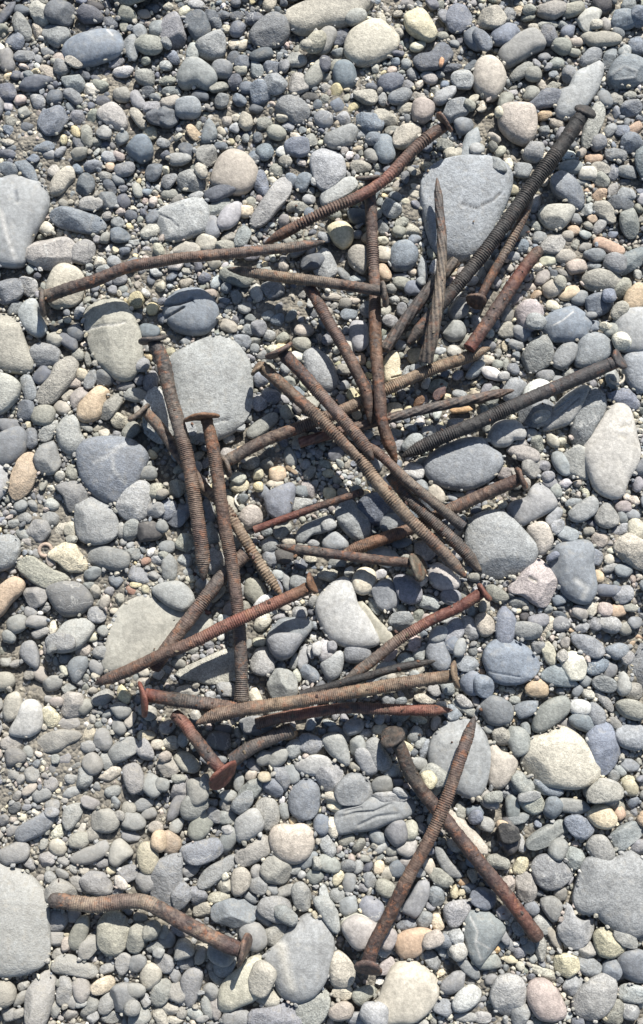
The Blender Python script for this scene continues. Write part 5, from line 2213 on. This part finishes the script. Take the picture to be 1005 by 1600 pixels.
# ---------------------------------------------------------------- names for the stones
LAND = [(733, 322, 'large pale grey slab with a thin crack, lying under the upright fluted spike', 'the cracked grey slab'),
 (318, 600, 'largest pale stone, pitted and speckled, behind the mushroom-headed nail', 'the big pale stone'),
 (172, 733, 'large blue stone clouded with pale veins, below the orange tan pebble', 'the big veined blue stone'),
 (170, 520, 'upright blocky greenish tan stone with a pale crack across it', 'the upright tan block'),
 (298, 476, 'smooth round blue stone with two dark cracks in its top', 'the twice-cracked blue stone'),
 (775, 850, 'very large smooth rounded grey stone at the lower end of the parallel nails', 'the big round grey stone'),
 (955, 710, 'very large pear-shaped off-white stone with a pitted narrow top', 'the pear-shaped stone'),
 (723, 723, 'large smooth egg-shaped grey stone just below the black nail', 'the smooth grey egg'),
 (875, 1182, 'large five-sided tan stone with a rough flat top', 'the five-sided tan stone'),
 (455, 1315, 'cream heart-shaped stone, rounded, in the lower middle', 'the heart-shaped stone'),
 (465, 1498, 'large two-toned stone, grey with a cream patch, near the bottom edge', 'the two-toned stone'),
 (20, 1440, 'huge pale grey boulder-like stone cut off by the picture edge', 'the huge pale stone'),
 (965, 1395, 'large light grey pitted stone with a lobe, cut by the picture edge', 'the lobed grey stone'),
 (635, 1550, 'wide flat cream stone at the bottom edge by a nail head', 'the wide cream stone'),
 (722, 1183, 'large flat grey stone lying beneath the point of the crossed nail', 'the stone under the nail point'),
 (800, 1033, 'dome-shaped blue-grey stone above the orange pebble', 'the blue-grey dome'),
 (581, 62, 'large sandy oval stone with a fine-grained top, near the upper edge', 'the sandy oval stone'),
 (148, 70, 'large dark blue oval stone with a cloudy pale top', 'the dark blue oval'),
 (120, 341, 'long smooth blue-grey stone shaped like a stretched egg', 'the long blue egg'),
 (77, 389, 'pinkish grey rounded stone with faint pale bands', 'the banded pink-grey stone'),
 (30, 340, 'very large flat pale grey stone with a white streak at the picture edge', 'the white-streaked stone'),
 (285, 343, 'flat greenish pale slab with a diagonal crack', 'the flat cracked slab'),
 (422, 312, 'pale banana-shaped stone beside the pointed end of the topmost nail', 'the banana-shaped stone'),
 (366, 268, 'pinkish tan domed stone with a dark slate resting against it', 'the pink domed stone'),
 (511, 262, 'pale grey oval stone standing on end above the topmost bent nail', 'the pale upright oval'),
 (816, 72, 'brownish grey oblong block with squared ends near the upper edge', 'the brown oblong block'),
 (906, 136, 'pale grey shard with two wings behind the big dark nail head', 'the winged shard'),
 (768, 119, 'pale tan stone with a blunt lower end, left of the winged shard', 'the blunt tan stone'),
 (810, 192, 'pinkish tan lumpy block left of the big dark nail head', 'the lumpy pink block'),
 (657, 36, 'yellowish cream wedge with one face in shade near the upper edge', 'the yellowish wedge'),
 (525, 955, 'white lumpy stone shaped like a boot, below the round-headed smooth nail', 'the white boot-shaped stone'),
 (148, 812, 'rounded light grey stone with a bulge, below the big veined blue stone', 'the bulging grey stone'),
 (240, 990, 'broad flat sandy slab lying under the red ring-shank nail', 'the flat sandy slab'),
 (453, 996, 'grey speckled triangular stone below the red nail head', 'the speckled grey triangle'),
 (588, 1275, 'long ridged grey stone with layered folds, above the crossed nails', 'the long ridged stone'),
 (892, 900, 'blocky bluish grey stone with a pale rough corner', 'the rough blue-grey block'),
 (831, 912, 'pinkish pale stone with a pitted face against the big round grey stone', 'the pitted pink stone'),
 (898, 1042, 'round creamy white pebble resting on a bluish grey stone', 'the round white pebble'),
 (145, 628, 'orange tan oval pebble, brightest of its corner', 'the orange tan pebble'),
 (34, 742, 'long orange tan pebble like a bread roll near the picture edge', 'the bread-roll pebble'),
 (842, 1075, 'orange wedge-shaped pebble below the blue-grey dome', 'the orange wedge pebble'),
 (569, 905, 'pale yellow ball-shaped stone on the white boot-shaped stone', 'the pale yellow ball'),
 (884, 505, 'blue oval stone with a fine white line across it', 'the white-lined blue oval'),
 (695, 898, 'pinkish white rounded stone beneath the ends of the parallel nails', 'the pinkish white stone'),
 (845, 555, 'grey boxy stone between the white-lined blue oval and the black nail', 'the grey boxy stone'),
 (750, 1480, 'dark bluish stone with chalky veins below the crossed nails', 'the chalky-veined stone'),
 (853, 1570, 'salmon pink rounded stone at the bottom edge', 'the salmon pink stone'),
 (430, 45, 'dark grey potato-shaped stone with a shiny shoulder', 'the dark potato stone'),
 (500, 12, 'long tan stone with a hollow in its upper side, cut by the top edge', 'the long tan stone'),
 (205, 1000 - 815, 'x', 'x')]
landed = {}
for lx, ly, lab, ref in LAND:
    if lab == 'x': continue
    best = min(BIG, key=lambda s: math.hypot(s.px - lx, s.py - ly) - (.35 * s.diam))
    if id(best) in landed or math.hypot(best.px - lx, best.py - ly) > .35 * best.diam + 12: continue
    landed[id(best)] = (lab, ref)
MARKERS = [(ref, np.array([[s.px, s.py]]), s) for s in BIG for lab, ref in [landed.get(id(s), (None, None))] if ref]
MARKERS += [(ref, c, None) for ref, c in NAILS]

def size_word(d): return 'very large' if d > 100 else 'large' if d > 68 else 'medium' if d > 50 else 'small' if d > 38 else 'little'
def shape_word(s):
    a = s.aspect
    if s.poly: return 'long irregular' if a > 1.75 else ('irregular' if a > 1.25 else 'blocky')
    return 'elongated' if a > 1.75 else ('oval' if a > 1.25 else 'round')
def slant(s):
    a = s.axis % 180
    if s.aspect < 1.35: return ''
    return 'level ' if (a < 22 or a > 158) else 'upright ' if 68 < a < 112 else 'slanting '
def direction(dx, dy):
    a = math.degrees(math.atan2(-dy, dx)) % 360
    return ['right of', 'above and right of', 'above', 'above and left of', 'left of', 'below and left of', 'below', 'below and right of'][int((a + 22.5) // 45) % 8]
used = set(lab for lab, _ in landed.values())
def label_stone(s):
    lab = landed.get(id(s))
    if lab: return lab[0]
    cands = []
    for ref, pts, ms in MARKERS:
        if ms is s: continue
        dd = np.hypot(pts[:, 0] - s.px, pts[:, 1] - s.py); k = int(np.argmin(dd))
        gap = dd[k] - s.diam / 2 - (ms.diam / 2 if ms is not None else 10)
        cands.append((gap, ref, direction(s.px - pts[k, 0], s.py - pts[k, 1])))
    cands.sort(key=lambda c: c[0])
    noun = 'pebble' if s.diam < 52 else 'stone'
    heads = [f'{size_word(s.diam)} {colour_word(s.code)} {shape_word(s)} {noun}', f'{slant(s)}{size_word(s.diam)} {colour_word(s.code)} {shape_word(s)} {noun}']
    def near(gap): return 'just ' if gap < 16 else 'a little way ' if gap > 70 else ''
    for gap, ref, dr in cands[:4]:
        for h in heads:
            l = f'{h} {near(gap)}{dr} {ref}'
            if l not in used and len(l.split()) <= 16: return l
    for i in range(3):
        for j in range(i + 1, 6):
            for h in heads:
                l = f'{h} between {cands[i][1]} and {cands[j][1]}'
                if l not in used and len(l.split()) <= 16: return l
    return heads[1] + ' next smaller one ' + cands[0][2] + ' ' + cands[0][1]

# ---------------------------------------------------------------- build the stones
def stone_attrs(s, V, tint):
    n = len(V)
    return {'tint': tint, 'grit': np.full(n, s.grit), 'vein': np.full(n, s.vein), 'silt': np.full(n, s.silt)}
for s in BIG:
    if s.marks: res = (110, 44)
    elif s.diam > 90: res = (64, 24)
    elif s.diam > 50: res = (44, 17)
    else: res = (34, 13)
    V, F, tint = stone_mesh(s, *res)
    noun = 'pebble' if s.diam < 52 else 'stone'
    o = bpy.data.objects.new(noun, make_mesh(noun, V, F, M_STONE, stone_attrs(s, V, tint)))
    o.location = (s.x, s.y, s.z)
    l = label_stone(s); used.add(l)
    o['label'] = l; o['category'] = noun; o['group'] = 'larger stones of the pebble beach'
    col.objects.link(o)

def joined(name, items, resf):
    Vs, Fs, Ts, Gs, Ns, Ss = [], [], [], [], [], []
    off = 0
    for s in items:
        V, F, tint = stone_mesh(s, *resf(s))
        Vs.append(V + np.array([s.x, s.y, s.z])); Fs.append(np.where(F >= 0, F + off, -1)); Ts.append(tint)
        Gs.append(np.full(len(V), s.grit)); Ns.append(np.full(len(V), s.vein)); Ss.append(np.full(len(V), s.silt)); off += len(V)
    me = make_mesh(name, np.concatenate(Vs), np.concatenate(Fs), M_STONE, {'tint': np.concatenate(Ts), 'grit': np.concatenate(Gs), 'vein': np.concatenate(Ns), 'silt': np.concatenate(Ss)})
    o = bpy.data.objects.new(name, me); o['kind'] = 'stuff'
    col.objects.link(o)
    print(name, len(items), 'polys', len(me.polygons))
    return o
o = joined('pebbles', REST + small, lambda s: (20, 9) if s.diam > 24 else (14, 7) if s.diam > 13 else (12, 5))
o['label'] = 'hundreds of smaller grey, blue, tan and cream pebbles packed between the larger stones'; o['category'] = 'pebbles'
G = np.array(grains)
kind = G[:, 6].astype(int); ca, sa = np.cos(G[:, 4]), np.sin(G[:, 4])
T = GV[kind] * np.stack([G[:, 3] * G[:, 5], G[:, 3] / G[:, 5] ** .5, G[:, 3] * .95], 1)[:, None, :]
T = np.stack([T[:, :, 0] * ca[:, None] - T[:, :, 1] * sa[:, None], T[:, :, 0] * sa[:, None] + T[:, :, 1] * ca[:, None], T[:, :, 2]], -1) + G[:, None, :3]
nv = GV.shape[1]; off = (np.arange(len(G)) * nv)[:, None, None]
FF = np.where(GF[None] >= 0, GF[None] + off, -1).reshape(-1, 4)
nn = len(G) * nv
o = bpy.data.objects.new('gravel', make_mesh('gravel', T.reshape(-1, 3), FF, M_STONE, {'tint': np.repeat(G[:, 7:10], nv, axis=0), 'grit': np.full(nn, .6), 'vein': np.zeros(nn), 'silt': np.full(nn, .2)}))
o['kind'] = 'stuff'; col.objects.link(o)
o.data.polygons.foreach_set('use_smooth', np.zeros(len(o.data.polygons), bool))
o['label'] = 'fine mixed gravel filling the gaps between the pebbles'; o['category'] = 'gravel'

# ---------------------------------------------------------------- the bed below: uneven near the heap, flat to the horizon
gx = np.concatenate([[-40, -10, -3, -1], np.arange(-.6, .6001, .005), [1, 3, 10, 40]])
gy = np.concatenate([[-40, -10, -3, -1], np.arange(-.7, .7001, .005), [1, 3, 10, 40]])
XX, YY = np.meshgrid(gx, gy)
ZZ = -.0035 + .0018 * np.sin(XX * 31 + 1.3) * np.sin(YY * 27 + .4)
ZZ = ZZ + sand_height(XX, YY)
ZZ = ZZ + np.where((np.abs(XX) < .62) & (np.abs(YY) < .72), rng.normal(size=XX.shape) * .0006, 0)
V = np.stack([XX.ravel(), YY.ravel(), ZZ.ravel()], 1)
w = len(gx); i = np.arange(len(gy) - 1)[:, None] * w + np.arange(w - 1)[None]
F = np.stack([i, i + 1, i + w + 1, i + w], -1).reshape(-1, 4)
g = bpy.data.objects.new('ground', make_mesh('ground', V, F, M_GROUND, {}))
g['kind'] = 'structure'; g['label'] = 'damp sandy grit of the beach under the pebbles'
col.objects.link(g)
